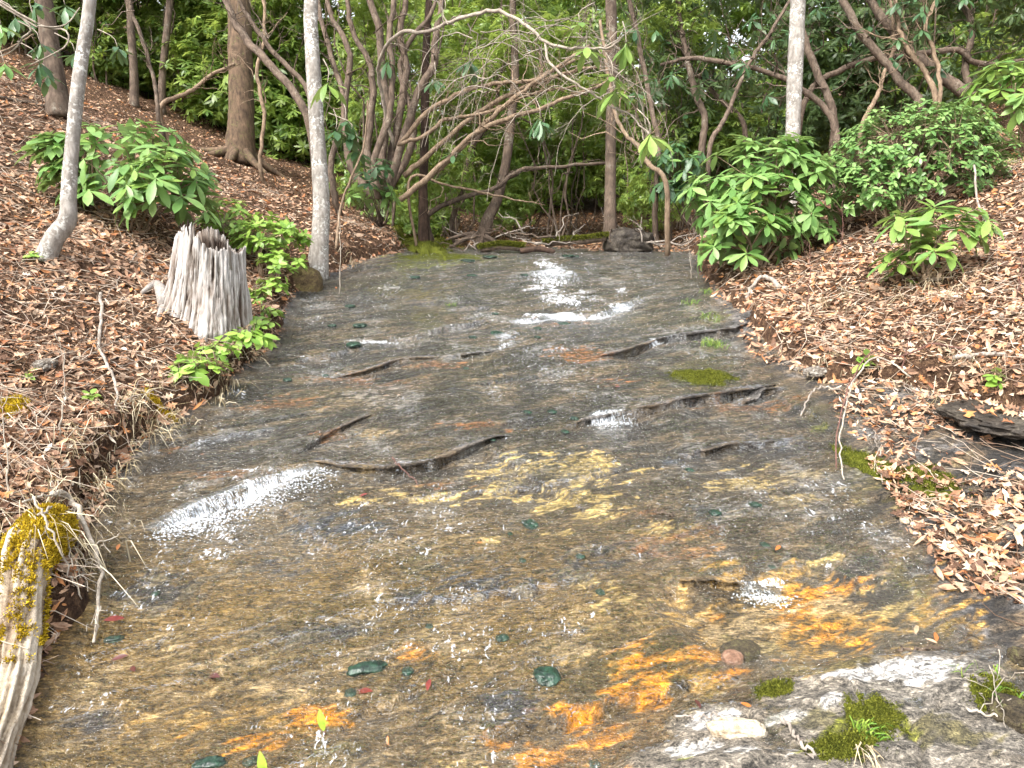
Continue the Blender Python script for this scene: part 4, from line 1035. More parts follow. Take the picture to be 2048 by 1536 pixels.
# ---- leaning stems of the right-hand thicket, each its own small tree
RIGHT = [('smooth brown stem leaning left above the dense small leaved bush', [(1840, 215), (1809, 171), (1772, 126), (1724, 68), (1690, 10), (1640, -120)], [10, 9, 8.5, 8, 8, 6], 9.2, M_RHODO),
         ('thick leaning brown stem at the right above the dense bush', [(1950, 212), (1881, 150), (1826, 109), (1792, 68), (1758, 27), (1700, -60)], [14, 13, 12, 11, 9, 7], 9.3, M_RHODO),
         ('slim crooked stem between the two leaning stems at the right', [(1871, 205), (1854, 150), (1823, 109), (1802, 65), (1790, 0)], [6, 6, 5, 4, 4], 9.0, M_TAN),
         ('crooked stem bending left behind the right grey tree', [(1673, 285), (1656, 226), (1611, 185), (1553, 150), (1450, 126), (1382, 116), (1320, 130)], [7, 6, 6, 5, 5, 3], 9.0, M_RHODO),
         ('dark upright stem just right of the right grey tree', [(1668, 240), (1642, 164), (1615, 96), (1590, 0), (1580, -100)], [9, 8, 8, 7, 6], 9.6, M_RHODO),
         ('thin stem leaning right left of the right grey tree', [(1418, 305), (1450, 236), (1478, 171), (1512, 103), (1540, 68), (1580, 0)], [5, 5, 4, 4, 3], 8.9, M_RHODO),
         ('upright brown stem above the drooping dark rhododendron', [(1404, 305), (1410, 236), (1392, 191), (1380, 144), (1368, 85), (1350, -40)], [8, 7, 7, 6, 5], 9.3, M_BROWN),
         ('thin forked stem rising from the dense bush on the right', [(1724, 255), (1755, 191), (1772, 137), (1789, 89), (1780, 0)], [5, 5, 4, 4, 3], 9.2, M_TAN),
         ('long low bough sweeping right above the dense bush', [(1600, 240), (1630, 170), (1690, 137), (1751, 116), (1826, 109), (1912, 99), (1946, 123), (1997, 130), (2060, 120)], [7, 6, 6, 6, 6, 5], 9.8, M_RHODO),
         ('thin pale crooked stem near the top right corner', [(1880, 200), (1878, 147), (1867, 103), (1850, 51), (1871, 0), (1890, -90)], [5, 4, 4, 4, 3], 8.8, M_TAN),
         ('dark stem curving up at the right edge behind the pale bush', [(1960, 225), (1930, 140), (1945, 60), (1925, 0), (1900, -80)], [8, 7, 7, 6, 5], 10.0, M_BROWN),
         ('pair of dark stems crossing left of the right grey tree', [(1490, 260), (1440, 200), (1380, 130), (1350, 60), (1330, -40)], [6, 5, 5, 4, 3], 9.8, M_RHODO),
         ('pale crooked stem bending to the bank right of centre', [(1333, 369), (1296, 328), (1279, 297), (1251, 270), (1231, 222), (1215, 140), (1200, 40)], [6, 5, 5, 4, 4, 3], 7.6, M_TAN),
         ('thin reddish stem arching right behind the straight brown trunk', [(1310, 400), (1318, 300), (1300, 200), (1280, 100), (1260, 0), (1255, -80)], [6, 6, 5, 5, 4], 9.0, M_RHODO)]
for lab, px, half, D, mt in RIGHT:
    foot = W(*px[0], D); gz_ = _surf(foot[0], foot[1])
    t = thing('rhododendron_tree', lab, 'tree', (foot[0], foot[1], gz_), 'leaning rhododendron stems at the right')
    pts = px_path(px, D, .3)
    if foot[2] > gz_ + .05: pts = np.vstack([[foot[0] + .06, foot[1] + .1, gz_ - .03], pts])
    path = spline(pts, 34); path[1:-1] += rng.normal(0, .006, (32, 3))
    rad = np.interp(np.linspace(0, 1, 34), np.linspace(0, 1, len(half)), half) * D / FPX
    part('stem', MB().tube(path, rad, 8, .12, seed=rng.random() * 9), mt, t)
    mb = MB(); tips = twigs(mb, path, rad, 16, .55, depth=2, start=.35)
    h_ = part('twigs', mb, mt, t, kind='stuff')
    for c, ax in tips[::9]:
        if c[2] < W(0, 230, D)[2]: continue
        for p, d, up in whorl_frames(c, norm(ax + np.array([0, 0, .6])), rng.integers(6, 9), 1.15): put_leaf(h_, BL['d'][rng.integers(5)], p, d, up, rng.uniform(.8, 1.05), t)
LEFTS = [('long brown stem leaning left across the thickest trunk', [(615, 235), (547, 137), (492, 79), (458, 20), (430, -60)], [9, 8, 8, 7, 6], 8.2, M_RHODO), ('thinner stem leaning left beside the long brown stem', [(622, 200), (547, 106), (513, 58), (478, 0), (450, -80)], [6, 5, 5, 4, 4], 8.5, M_RHODO),
         ('thin dead pole slanting up to the thickest trunk', [(321, 215), (376, 185), (417, 154), (470, 128)], [5, 5, 4, 4], 9.8, M_TAN), ('thin crooked stem right of the thickest trunk', [(520, 330), (528, 230), (515, 150), (530, 60), (520, -40)], [4, 4, 4, 3], 9.6, M_TAN),
         ('thin upright stem behind the straight grey tree', [(670, 395), (662, 320), (690, 220), (665, 120), (640, 30), (630, -60)], [7, 7, 6, 5, 4], 8.9, M_RHODO), ('thin dark stem crossing the slim left trunks', [(316, 235), (310, 170), (285, 80), (262, 20), (250, -60)], [5, 4, 4, 3], 9.5, M_BROWN),
         ('low dark bough reaching right towards the straight brown trunk', [(858, 431), (923, 396), (992, 376), (1019, 352), (1060, 337), (1128, 333), (1215, 326)], [6, 5, 5, 4, 3], 9.3, M_BROWN),
         ('thin straight pale pole lying across the stream head thicket', [(820, 358), (900, 372), (1000, 392), (1090, 410)], [3, 3, 2, 1], 8.4, M_TAN),
         ('twisting dark stem left of centre behind the clump', [(905, 440), (930, 360), (945, 290), (985, 240), (1000, 160), (1030, 80), (1020, -30)], [6, 5, 5, 4, 4], 9.9, M_BROWN)]
for lab, px, half, D, mt in LEFTS:
    foot = W(*px[0], D); gz_ = _surf(foot[0], foot[1])
    t = thing('rhododendron_tree', lab, 'tree', (foot[0], foot[1], gz_), 'crooked stems at the left and centre')
    pts = px_path(px, D, .3)
    if foot[2] > gz_ + .05: pts = np.vstack([[foot[0] + .04, foot[1] + .08, gz_ - .03], pts])
    path = spline(pts, 30); path[1:-1] += rng.normal(0, .006, (28, 3))
    rad = np.interp(np.linspace(0, 1, 30), np.linspace(0, 1, len(half)), half) * D / FPX
    part('stem', MB().tube(path, rad, 8, .12, seed=rng.random() * 9), mt, t)
    mb = MB(); tips = twigs(mb, path, rad, 9, .5, depth=2, start=.4); part('twigs', mb, mt, t, kind='stuff')
# sprays hanging in from the upper left corner
b = np.array(W(-60, 60, 6.0)); bz = _surf(b[0], b[1])
t = thing('rhododendron_tree', 'rhododendron at the left edge reaching pale twigs and drooping leaves into view', 'tree', (b[0] - .6, b[1], _surf(b[0] - .6, b[1])))
root = np.array(t.location)
trunk = spline([root - [0, 0, .05], root + [.1, 0, .7], root + [.2, -.1, 1.5], root + [.3, 0, 2.4]], 16)
part('stem', MB().tube(trunk, np.linspace(.05, .02, 16), 8, .1), M_RHODO, t)
for px in [[(-60, 90), (44, 35), (43, 78), (20, 105), (-10, 115)], [(-60, 60), (44, 36), (80, 52), (130, 50), (160, 15)], [(-40, 60), (44, 35), (60, 0)], [(-60, 40), (60, 40), (130, 60), (133, 90), (98, 112), (60, 130)]]:
    p = px_path(px, 6.0); p[0] = trunk[9]
    part('limb', MB().tube(spline(p, 18), np.linspace(.010, .004, 18), 5), M_PALE, t)
for (u, v, D, n, k) in [(2, 50, 5.9, 9, 'g'), (8, 125, 5.8, 8, 'g'), (80, 85, 6.3, 9, 'd'), (78, 125, 6.4, 9, 'd'), (130, 10, 6.2, 8, 'd'), (70, 5, 6, 6, 'd'), (235, 95, 7.4, 9, 'd'), (150, 105, 7.0, 8, 'd'), (30, 35, 6.5, 8, 'd'), (95, 150, 6.8, 8, 'd')]:
    c = W(u, v, D)
    h_ = part('shoot', MB().tube(spline([c + np.array([-.25, .15, .2]), c + np.array([-.05, .04, .1]), c], 6), np.linspace(.006, .003, 6), 4), M_PALE, t)
    for p, d, up in whorl_frames(c, np.array([0, 0, 1.0]) + rng.normal(0, .12, 3), n, 1.25): put_leaf(h_, BL[k][rng.integers(5)], p, d, up, rng.uniform(.8, 1.1), t)

# ------------------------------------------------------------------ stump
def wood(name, light, mid, dark, zs=.12, moss=None):
    m = NT(name)
    v = m.coords((1, 1, zs)); n1 = m.noise(v, 55, 5, .7); n2 = m.noise(m.coords(), 5, 3)
    f = m.math('ADD', m.math('MULTIPLY', m.attr('rnd'), .62), m.math('MULTIPLY', n1, .42))
    c = m.ramp(f, [(.30, dark), (.47, mid), (.66, light), (.86, tuple(min(.8, 1.2 * k) for k in light))])
    c = m.mix(m.ramp(n2, [(.46, 0.0), (.66, .75)]), c, m.mix(.5, c, (.16, .10, .065)))
    return m.done(m.pbr(c, .92, m.bump(n1, .8, .012), .15))
M_STUMP = wood('weathered_stump_wood', (.43, .405, .38), (.20, .17, .145), (.03, .02, .015))
M_DEADWOOD = bark('pale_dead_wood', (.33, .28, .22), (.58, .52, .44), None, 1.5)
M_STICK = bark('grey_stick_bark', (.24, .20, .165), (.48, .42, .36), None, 2.0)
M_REDTWIG = bark('reddish_twig_bark', (.12, .06, .05), (.24, .13, .10), None, 2.0)
b, D = hit(392, 650)
b = b + np.array([0, .20, 0]); b[2] = _surf(b[0], b[1])
H, RB, RT = .53, .222, .190
nth, nz = 260, 46
th = np.linspace(0, 2 * np.pi, nth, endpoint=False)
ct, st_ = np.cos(th), np.sin(th)
wq = .5 * perlin(ct * 2.5, st_ * 2.5, 3.0)
ridge = fbm(ct * 3.4 + wq, st_ * 3.4, .3, 6, .82)
Htop = H * (.98 + .10 * perlin(ct * 1.6, st_ * 1.6, 5.0) + .085 * np.clip(fbm(ct * 8, st_ * 8, 9.0, 4, .8), -.4, .4) - .20 * ss(-.5, .9, ct))
V, RN = [], []
for k in range(nz):
    f = k / (nz - 1)
    z = -.10 + (Htop + .10) * f
    zz = np.clip(z / H, -.2, 1.2)
    R = RB + (RT - RB) * zz
    flare = np.exp(-np.clip(z, -.05, 9) / .13)
    lobe = .62 * np.exp(-((np.angle(np.exp(1j * (th - 3.6)))) / .45) ** 2) + .20 * np.exp(-((np.angle(np.exp(1j * (th - 5.0)))) / .4) ** 2) + .25 * np.exp(-((np.angle(np.exp(1j * (th - 2.4)))) / .4) ** 2) + .1
    g = fbm(ct * 3.4 + wq + .25 * z, st_ * 3.4, .3 + z * 1.3, 6, .82)
    R = R * (1 + flare * lobe + .17 * np.minimum(g, .15) + .07 * fbm(ct * 26, st_ * 26, z * 5, 2) + .09 * perlin(ct * 1.7, st_ * 1.7, z * 2.5))
    lean = np.array([.05, .02]) * zz[:, None] 
    V.append(np.c_[R * ct + lean[:, 0], R * st_ + lean[:, 1], z]); RN.append(np.clip(.60 + 1.5 * g + .7 * fbm(ct * 26, st_ * 26, z * 5, 2), 0, 1))
Vo = V[-1]
for k, (fr, dz) in enumerate([(.86, -.03), (.80, -.13), (.70, -.28), (0.02, -.36)]):
    q = Vo.copy(); cc_ = Vo[:, :2].mean(0); q[:, :2] = cc_ + (q[:, :2] - cc_) * fr; q[:, 2] = np.minimum(q[:, 2] + dz, H * .9 + dz * .7) ; V.append(q); RN.append(np.clip(.18 + .4 * ridge, 0, 1))
V = np.array(V); nk = len(V)
i = np.arange(nk - 1)[:, None] * nth; j = np.arange(nth)[None]; j2 = (j + 1) % nth
mb = MB(); mb.add(V.reshape(-1, 3) + b, np.stack([i + j, i + j2, i + nth + j2, i + nth + j], -1).reshape(-1, 4)); mb.r = [np.concatenate(RN)]
t = thing('tree_stump', 'weathered grey jagged tree stump on the left bank', 'stump', tuple(b))
part('stump_body', mb, M_STUMP, t)
for q in range(9):      # loose splinters standing on the rim
    a = rng.uniform(2.6, 6.0); k = int(a / 6.2832 * nth) % nth; p = Vo[k] + b
    l = rng.uniform(.02, .06); w = rng.uniform(.006, .012)
    mb = MB().tube([p - [0, 0, .12], p + [0, 0, l * .4], p + np.array([rng.normal(0, .01), rng.normal(0, .01), l])], [w, w * .8, .001], 4, rnd=rng.random())
    part('splinter', mb, M_STUMP, t)
for px in [[(345, 560), (315, 575), (285, 592)], [(352, 600), (330, 615), (318, 640)]]:
    pts = [hit(*p)[0] + np.array([0, 0, .02]) for p in px]; pts[0] = b + np.array([-.2, -.12, .1])
    part('root', MB().tube(spline(pts, 12), np.linspace(.05, .012, 12), 9, .25, rnd=.55), M_STUMP, t)

# ------------------------------------------------------------------ fallen log at the left edge
ax = spline([W(118, 1112, 2.56), W(92, 1150, 2.44), W(62, 1222, 2.27), W(34, 1315, 2.08), W(4, 1430, 1.90), W(-40, 1580, 1.70)], 120)[::2]
rad = np.interp(np.linspace(0, 1, 60), [0, .08, .3, .6, 1], [.050, .076, .080, .062, .050])
lz = np.array([_surf(p[0], p[1]) for p in ax])
ax[:, 2] = np.maximum(ax[:, 2], lz + rad * .35)
base_l = ax[30].copy(); base_l[2] = lz[30]
log = thing('fallen_log', 'mossy splintered log at the lower left edge', 'log', tuple(base_l))
M_LOG = wood('bleached_log_wood', (.52, .45, .36), (.33, .26, .18), (.10, .065, .04), 1.0)
mb = MB().tube(ax, rad, 72, .10, seed=2.2, fibre=.42)
part('trunk', mb, M_LOG, log)
def moss_mat(name, c1, c2, c3):
    m = NT(name)
    r = m.attr('rnd'); n = m.noise(m.coords(), 30, 3, .6)
    c = m.ramp(m.math('ADD', m.math('MULTIPLY', r, .6), m.math('MULTIPLY', n, .45)), [(.2, c1), (.5, c2), (.85, c3)])
    return m.done(m.pbr(c, .95, None, .1))
M_MOSSY = moss_mat('golden_moss', (.12, .080, .008), (.38, .255, .014), (.60, .44, .035))
M_MOSSG = moss_mat('green_moss', (.030, .036, .006), (.085, .095, .012), (.185, .19, .028))
def fuzz(pos, nrm, n, L, w=.0022):
    """short moss leaflets standing on a surface"""
    k = rng.integers(0, len(pos), n); p = pos[k] + rng.normal(0, .004, (n, 3)); d = norm(nrm[k] + rng.normal(0, .55, (n, 3)))
    s = norm(np.cross(d, rand_dirs(n))) * w; l = L * rng.uniform(.5, 1.3, n)[:, None]
    V = np.stack([p - s, p + s, p + d * l], 1).reshape(-1, 3)
    return V, np.arange(3 * n).reshape(-1, 3), np.repeat(rng.random(n), 3)
def patch_fuzz(name, parent, P0, N0, n, L, mat, w=.0022):
    V, F, r = fuzz(P0, N0, n, L, w)
    me = make_mesh(name, V - np.array(parent.location), [F], (), False, {'rnd': r}, mat)
    return tag(link(name, me, parent), kind='stuff')
# moss over the upper half of the log
ang = rng.uniform(-2.2, 1.9, 14000); fi = rng.random(14000) ** 1.1 * .66
keep_ = (fbm(fi * 14, ang * 2.2, 1.1, 3) + .55 - 1.0 * np.abs(fi - .18) * 1.5 - .12 * np.abs(ang)) > 0
ang, fi = ang[keep_], fi[keep_]
ix = np.clip((fi * 59).astype(int), 0, 58); fr = fi * 59 - ix
c0 = ax[ix] * (1 - fr)[:, None] + ax[ix + 1] * fr[:, None]; tdir = norm(ax[ix + 1] - ax[ix]); rr = rad[ix]
sidev = norm(np.cross(tdir, [0, 0, 1.0])); upv = np.cross(sidev, tdir)
nn = np.cos(ang)[:, None] * upv + np.sin(ang)[:, None] * sidev
patch_fuzz('moss', log, c0 + nn * (rr * 1.02)[:, None], nn, 30000, .009, M_MOSSY, .0026)
for q, (i0, l, a) in enumerate([(38, .16, 1.3), (41, .20, 1.5), (44, .13, 1.2), (34, .12, 1.5), (47, .17, 1.6), (29, .09, 1.7), (50, .14, 1.2)]):
    td = norm(ax[i0 + 1] - ax[i0]); sv = norm(np.cross(td, [0, 0, 1.0])); uv = np.cross(sv, td)
    n0 = math.cos(a) * uv + math.sin(a) * sv
    p0 = ax[i0] + n0 * rad[i0] * .9
    pts = spline([p0, p0 + td * l * .45 + n0 * .012, p0 + td * l + n0 * .02 + np.array([0, 0, -.035])], 8)
    wv = norm(np.cross(td, n0)) ; ww = np.linspace(.012, .003, 8)[:, None]
    Vs = np.concatenate([pts - wv * ww, pts + wv * ww, pts + wv * ww - n0 * .004, pts - wv * ww - n0 * .004])
    k = np.arange(7); f = np.concatenate([np.stack([k + a_ * 8, k + 1 + a_ * 8, k + 1 + b_ * 8, k + b_ * 8], -1) for a_, b_ in ((0, 1), (1, 2), (2, 3), (3, 0))])
    mb = MB(); mb.add(Vs, f, rng.uniform(.4, .9)); part('splinter', mb, M_LOG, log, False)

# ------------------------------------------------------------------ grass
M_DRYG = (lambda m: m.done(m.pbr(m.ramp(m.attr('rnd'), [(0, (.20, .15, .08)), (.5, (.43, .35, .21)), (1, (.62, .55, .40))]), .7, None, .3)))(NT('dry_grass'))
M_GREENG = (lambda m: m.done(m.pbr(m.ramp(m.attr('rnd'), [(0, (.06, .13, .015)), (.6, (.14, .26, .03)), (1, (.32, .40, .07))]), .6, None, .3)))(NT('green_grass'))
def tuft(label, u, v, n, L, lean, mat, spread=.05, name='grass_tuft', group='grass tufts', w=.0022, bend=.9, base=None):
    b = hit(u, v)[0] if base is None else base
    b = b.copy(); b[2] = _surf(b[0], b[1])
    t = thing(name, label, 'grass', tuple(b), group)
    mb = MB()
    for q in range(n):
        p = b + np.array([rng.normal(0, spread), rng.normal(0, spread), -.01]); p[2] = _surf(p[0], p[1]) - .01
        d = norm(np.array([rng.normal(0, .4) + lean[0], rng.normal(0, .35) + lean[1], 1.0])); l = L * rng.uniform(.5, 1.15)
        g = np.array([lean[0] + rng.normal(0, .3), lean[1] + rng.normal(0, .2), -bend]) * l * .55
        pts = [p, p + d * l * .4, p + d * l * .7 + g * .35, p + d * l * .85 + g]
        pts = np.array(pts); s = norm(np.cross(d, rand_dirs(1)[0])) * w
        ww = np.array([1, .9, .6, .1])[:, None]
        V = np.concatenate([pts - s * ww, pts + s * ww]); k = np.arange(3)
        mb.add(V, np.stack([k, k + 1, k + 5, k + 4], -1), rng.random())
    part('blades', mb, mat, t, False, 'stuff')
    return t
tuft('pale dry grass tuft hanging over the left bank by the orange moss', 288, 862, 90, .22, (.5, -.5), M_DRYG, .07)
tuft('dry grass tuft hanging from the bank below the low green plants', 445, 752, 40, .17, (.35, -.55), M_DRYG, .04)
tuft('thin dry grass on the left bank edge above the mossy log', 185, 960, 40, .22, (.35, -.5), M_DRYG, .06)
tuft('tangled dry grass lying over the top end of the mossy log', 120, 1075, 60, .30, (.5, -.5), M_DRYG, .07)
tuft('dry grass stalks at the left picture edge above the log', 60, 1040, 24, .35, (.1, -.2), M_DRYG, .12, bend=.3)
tuft('bright green grass tuft on the mossy rock at the bottom right', 1732, 1490, 50, .075, (.1, -.1), M_GREENG, .018, base=np.array([*P(1732, 1492), 0]))
tuft('pale dry grass below the green tuft at the bottom right', 1722, 1530, 20, .09, (0, -.9), M_DRYG, .012, base=np.array([*P(1722, 1525), 0]))
tuft('bright green grass tuft under the ledge on the right', 1425, 672, 70, .12, (.0, -.2), M_GREENG, .05, base=np.array([*P(1425, 676), 0]))
tuft('small green grass tuft at the water edge below the right bush', 1382, 610, 30, .10, (0, -.1), M_GREENG, .03, base=np.array([*P(1382, 610), 0]))
tuft('small green grass tuft on the right edge by the orange leaves', 1417, 590, 26, .09, (0, -.1), M_GREENG, .03, base=np.array([*P(1417, 590), 0]))
tuft('thin yellow green grass tuft just right of the small tuft', 1410, 630, 26, .10, (0, -.2), M_GREENG, .04, base=np.array([*P(1412, 634), 0]))
tuft('tiny green grass tuft alone in the middle of the mossy rock', 905, 608, 14, .08, (0, 0), M_GREENG, .02, base=np.array([*P(905, 612), 0]))
tuft('fine green grass clump at the right edge above the litter', 2010, 330, 60, .16, (0, -.1), M_GREENG, .10)
tuft('small green tuft among the leaves at the lower right edge', 1995, 1170, 26, .06, (0, -.1), M_GREENG, .018, base=np.array([*P(1995, 1170), 0]))
tuft('sparse grass at the bottom right corner', 1990, 1390, 30, .10, (-.2, 0), M_GREENG, .05, base=np.array([*P(1990, 1395), 0]))
for k, (u, v) in enumerate([(545, 690), (510, 722), (425, 792), (352, 838), (255, 915), (215, 985), (180, 1030), (150, 1068)]):
    tuft('pale straw hanging over the lip of the left bank', u - 14, v - 12, 34, rng.uniform(.10, .18), (.5, -.45), M_DRYG, .07, group='straw along the left bank lip')
tuft('dry grass under the foot of the straight grey tree', 700, 540, 40, .14, (.2, -.3), M_DRYG, .08)
tuft('dry grass on the right bank below the large bush', 1690, 600, 40, .20, (-.3, -.3), M_DRYG, .10)
tuft('dry grass fringe over the overhanging rock at the right', 1900, 760, 40, .16, (-.3, -.4), M_DRYG, .10)
tuft('dry grass on the right bank near the pale dead sapling', 1880, 590, 50, .22, (-.2, -.3), M_DRYG, .12)
tuft('dry grass fringe on the right bank lip', 1650, 740, 36, .12, (-.4, -.5), M_DRYG, .06)

# ------------------------------------------------------------------ dead sticks and saplings
def stick(label, pts, r0, r1, mat, tw=0, twl=.2, name='dead_stick', lift=.012, D=None, cat='stick', group=None, up=.3, n=24):
    """pts: picture positions on the ground, or with a third number (metres above the ground)"""
    q = []
    for p in pts:
        h = hit(p[0], p[1])[0] if len(p) < 4 else W(p[0], p[1], p[3])
        if len(p) < 4: h = h.copy(); h[2] = _surf(h[0], h[1]) + lift + (p[2] if len(p) > 2 else 0)
        q.append(h)
    path = spline(q, n); path[1:-1] += rng.normal(0, .004, (n - 2, 3)); rad = np.linspace(r0, r1, n)
    b = path[0].copy(); b[2] = min(b[2], _surf(b[0], b[1]))
    t = thing(name, label, cat, tuple(b), group)
    part('stick', MB().tube(path, rad, 7, .15), mat, t)
    if tw:
        for _ in range(tw):
            mb = MB(); twigs(mb, path, rad, 1, twl, depth=2, up=up); part('twig', mb, mat, t)
    return t
stick('pale forked dead branch lying down the left bank', [(203, 600), (204, 650), (200, 705), (218, 745), (236, 795), (232, 830)], .010, .005, M_STICK, 9, .30, lift=.03, up=.0)
stick('dark stick lying at an angle left of the stump', [(105, 530), (150, 570), (200, 592)], .010, .006, M_BROWN)
stick('thin pale stick lying left of the stump', [(275, 515), (215, 600)], .005, .003, M_STICK, lift=.02)
stick('pale bent dead branch beside the log reaching to the water', [(112, 1048, .10), (150, 1075, .10), (180, 1130, .10), (205, 1180, .06), (198, 1240, .03), (188, 1292, .0)], .011, .004, M_DEADWOOD, 5, .12)
for q, (px) in enumerate([[(90, 1130, .15), (130, 1095, .13), (150, 1170, .04)], [(60, 1110, .16), (110, 1085, .15), (160, 1130, .08), (165, 1195, .02)], [(85, 1125, .2), (120, 1160, .12), (165, 1210, .0)]]):
    stick(['thin pale stalk bent over the mossy log top', 'long thin pale stalk arching from the log to the water', 'short thin stalk angled off the log side'][q], px, .004, .002, M_DEADWOOD, 2, .12)
stick('pale dead sapling standing on the right bank', [(1948, 330, 0, 5.6), (1955, 400, 0, 5.5), (1975, 450, 0, 5.4), (1992, 510, 0, 5.3), (2003, 570, 0, 5.2), (2003, 640)], .007, .011, M_STICK, 7, .22, name='dead_sapling', cat='sapling')
stick('reddish bramble cane arching over the right rock shelf', [(1930, 705), (1860, 715, .05), (1800, 745, .10), (1740, 785, .16), (1695, 840, .18), (1672, 900, .12), (1672, 945, .01)], .005, .003, M_REDTWIG, 0, name='bramble_cane', cat='cane')
stick('pale cane arching down beside the reddish bramble', [(1820, 770), (1750, 785, .12), (1705, 830, .16), (1682, 880, .12), (1676, 930, .06), (1688, 965, .0)], .005, .003, M_DEADWOOD, 0, name='bramble_cane', cat='cane')
stick('pale root stick bending down onto the rock right of the water', [(1680, 795), (1640, 795, .03), (1618, 808, .03), (1602, 826)], .006, .003, M_STICK)
stick('thin grey twigs hanging under the right bank lip', [(1750, 775), (1790, 800, .02), (1835, 802)], .004, .002, M_STICK, 9, .12, up=-.9)
stick('short straight grey stick lying on the right bank', [(1905, 725), (2010, 713)], .013, .011, M_STICK, lift=.02)
stick('pale driftwood root jutting from the hollow under the right bush', [(1560, 580), (1530, 566, .03), (1505, 580, .02), (1492, 596)], .020, .010, M_STICK)
for q, (a, bb, lab) in enumerate([((1612, 625), (1618, 480), 'thin bare upright seedling below the large right bush'), ((1672, 560), (1686, 400), 'thin bare upright seedling in front of the dense bush'), ((1800, 745), (1822, 640), 'thin dark upright seedling on the right bank lip'), ((2035, 600), (2046, 430), 'thin bare seedling at the right picture edge'),
                                  ((120, 880), (128, 700), 'thin dry stalk standing in the left litter'), ((18, 1010), (6, 830), 'thin dry stalk at the left picture edge'), ((678, 590), (676, 420), 'thin bare stalk standing right of the straight grey tree'), ((1382, 560), (1372, 470), 'thin bare stalk at the foot of the right bush')]):
    h, D = hit(*a); stick(lab, [(a[0], a[1]), ((a[0] + bb[0]) / 2 + 4, (a[1] + bb[1]) / 2, 0, D - .02), (bb[0], bb[1], 0, D)], .0035, .0015, M_REDTWIG if q < 4 else M_DEADWOOD, 3, .12, name='bare_seedling', cat='seedling', n=14)
stick('tan crooked sapling leaning at the left of the stream head', [(672, 500), (680, 420, 0, 7.3), (705, 350, 0, 7.3), (728, 290, 0, 7.4), (735, 200, 0, 7.4)], .013, .008, M_TAN, 3, .3, name='crooked_sapling', cat='sapling')
stick('fallen dark branch lying across the far left slope', [(-20, 195), (60, 210), (120, 225), (150, 240)], .018, .012, M_BROWN, 3, .3)
stick('long pale branch slanting through the left picture edge', [(-20, 162, .2), (30, 145, .35), (75, 130, .5)], .02, .014, M_TAN, 2, .3)
stick('twig with bare side shoots lying on the large right rock shelf', [(1760, 925), (1750, 905, .03), (1745, 890, .05)], .003, .0015, M_STICK, 3, .06)
stick('thin dark twig lying on the rock right of centre', [(1310, 1030), (1350, 1042)], .004, .003, M_BROWN, 1, .05)
stick('thin reddish twig lying on the wet rock left of centre', [(785, 918), (835, 962)], .003, .002, M_REDTWIG)
stick('thin dark straight twig in front of the white lichen rock', [(1795, 1305), (1885, 1300)], .004, .003, M_BROWN)
stick('long thin dead stalk lying at the bottom right beside the pale stone', [(1560, 1462), (1590, 1500), (1625, 1545)], .005, .004, M_STICK, 2, .06)
stick('short stalk lying against the pale stone', [(1350, 1428), (1420, 1440), (1440, 1452)], .003, .002, M_STICK)
stick('pale branched twig at the bottom right corner', [(1930, 1440), (1990, 1450), (2050, 1440)], .004, .002, M_DEADWOOD, 5, .12)

# ------------------------------------------------------------------ stones
def stone(label, c, size, mat, seed, rot=0., name='stone', group=None, flat=.0, rough=.22, n=26, attrs=None, cat='stone'):
    th, ph = np.meshgrid(np.linspace(0, 2 * np.pi, 2 * n, endpoint=False), np.linspace(0, np.pi, n), indexing='xy')
    d = np.stack([np.sin(ph) * np.cos(th), np.sin(ph) * np.sin(th), np.cos(ph)], -1).reshape(-1, 3)
    sq = np.sign(d) * np.abs(d) ** .75
    r = 1 + rough * fbm(d[:, 0] * 1.6 + seed, d[:, 1] * 1.6, d[:, 2] * 1.6, 4, .55)
    r = np.minimum(r, 1.02 + .1 * perlin(d[:, 0] * 5 + seed, d[:, 1] * 5, d[:, 2] * 5))
    v = sq * r[:, None] * np.array(size)
    a = np.array([[math.cos(rot), -math.sin(rot), 0], [math.sin(rot), math.cos(rot), 0], [0, 0, 1]])
    v = v @ a.T + c
    i = np.arange(n - 1)[:, None] * 2 * n; j = np.arange(2 * n)[None]; j2 = (j + 1) % (2 * n)
    mb = MB(); mb.add(v, np.stack([i + j, i + 2 * n + j, i + 2 * n + j2, i + j2], -1).reshape(-1, 4), np.clip(.5 + .5 * fbm(v[:, 0] * 9, v[:, 1] * 9, v[:, 2] * 9, 3), 0, 1))
    b = np.array(c, float); b[2] -= size[2]
    return single(name, mb, mat, label, cat, b, group)
def stonemat(name, c1, c2, c3, rough=.85, sc=18):
    m = NT(name); v = m.coords(); n1, n2 = m.noise(v, sc, 6, .7), m.noise(v, sc * 4, 4, .7)
    c = m.ramp(m.math('ADD', m.math('MULTIPLY', n1, .65), m.math('MULTIPLY', n2, .35)), [(.36, c1), (.5, c2), (.62, c3)])
    return m.done(m.pbr(c, rough, m.bump(n2, .9, .015), .3))
M_PALES = stonemat('pale_buff_stone', (.30, .22, .14), (.58, .48, .35), (.70, .62, .50))
M_GREYS = stonemat('grey_lichen_stone', (.085, .07, .055), (.19, .16, .13), (.42, .40, .36))
M_LEDGE = stonemat('dark_ledge_stone', (.014, .011, .009), (.045, .036, .028), (.10, .085, .065), .6, 9)
M_DARKS = stonemat('dark_mossy_stone', (.022, .018, .012), (.065, .05, .03), (.13, .12, .05))
M_BROWNS = stonemat('brown_mossy_stone', (.05, .035, .018), (.13, .09, .045), (.20, .17, .06))
def on(u, v, dz=0.):
    x, y = P(u, v); return np.array([x, y, _surf(x, y) + dz])
stone('pale buff oblong stone lying on grey rock at the bottom right', on(1472, 1472, .012), (.072, .028, .022), M_PALES, 3.1, -.12, rough=.5)
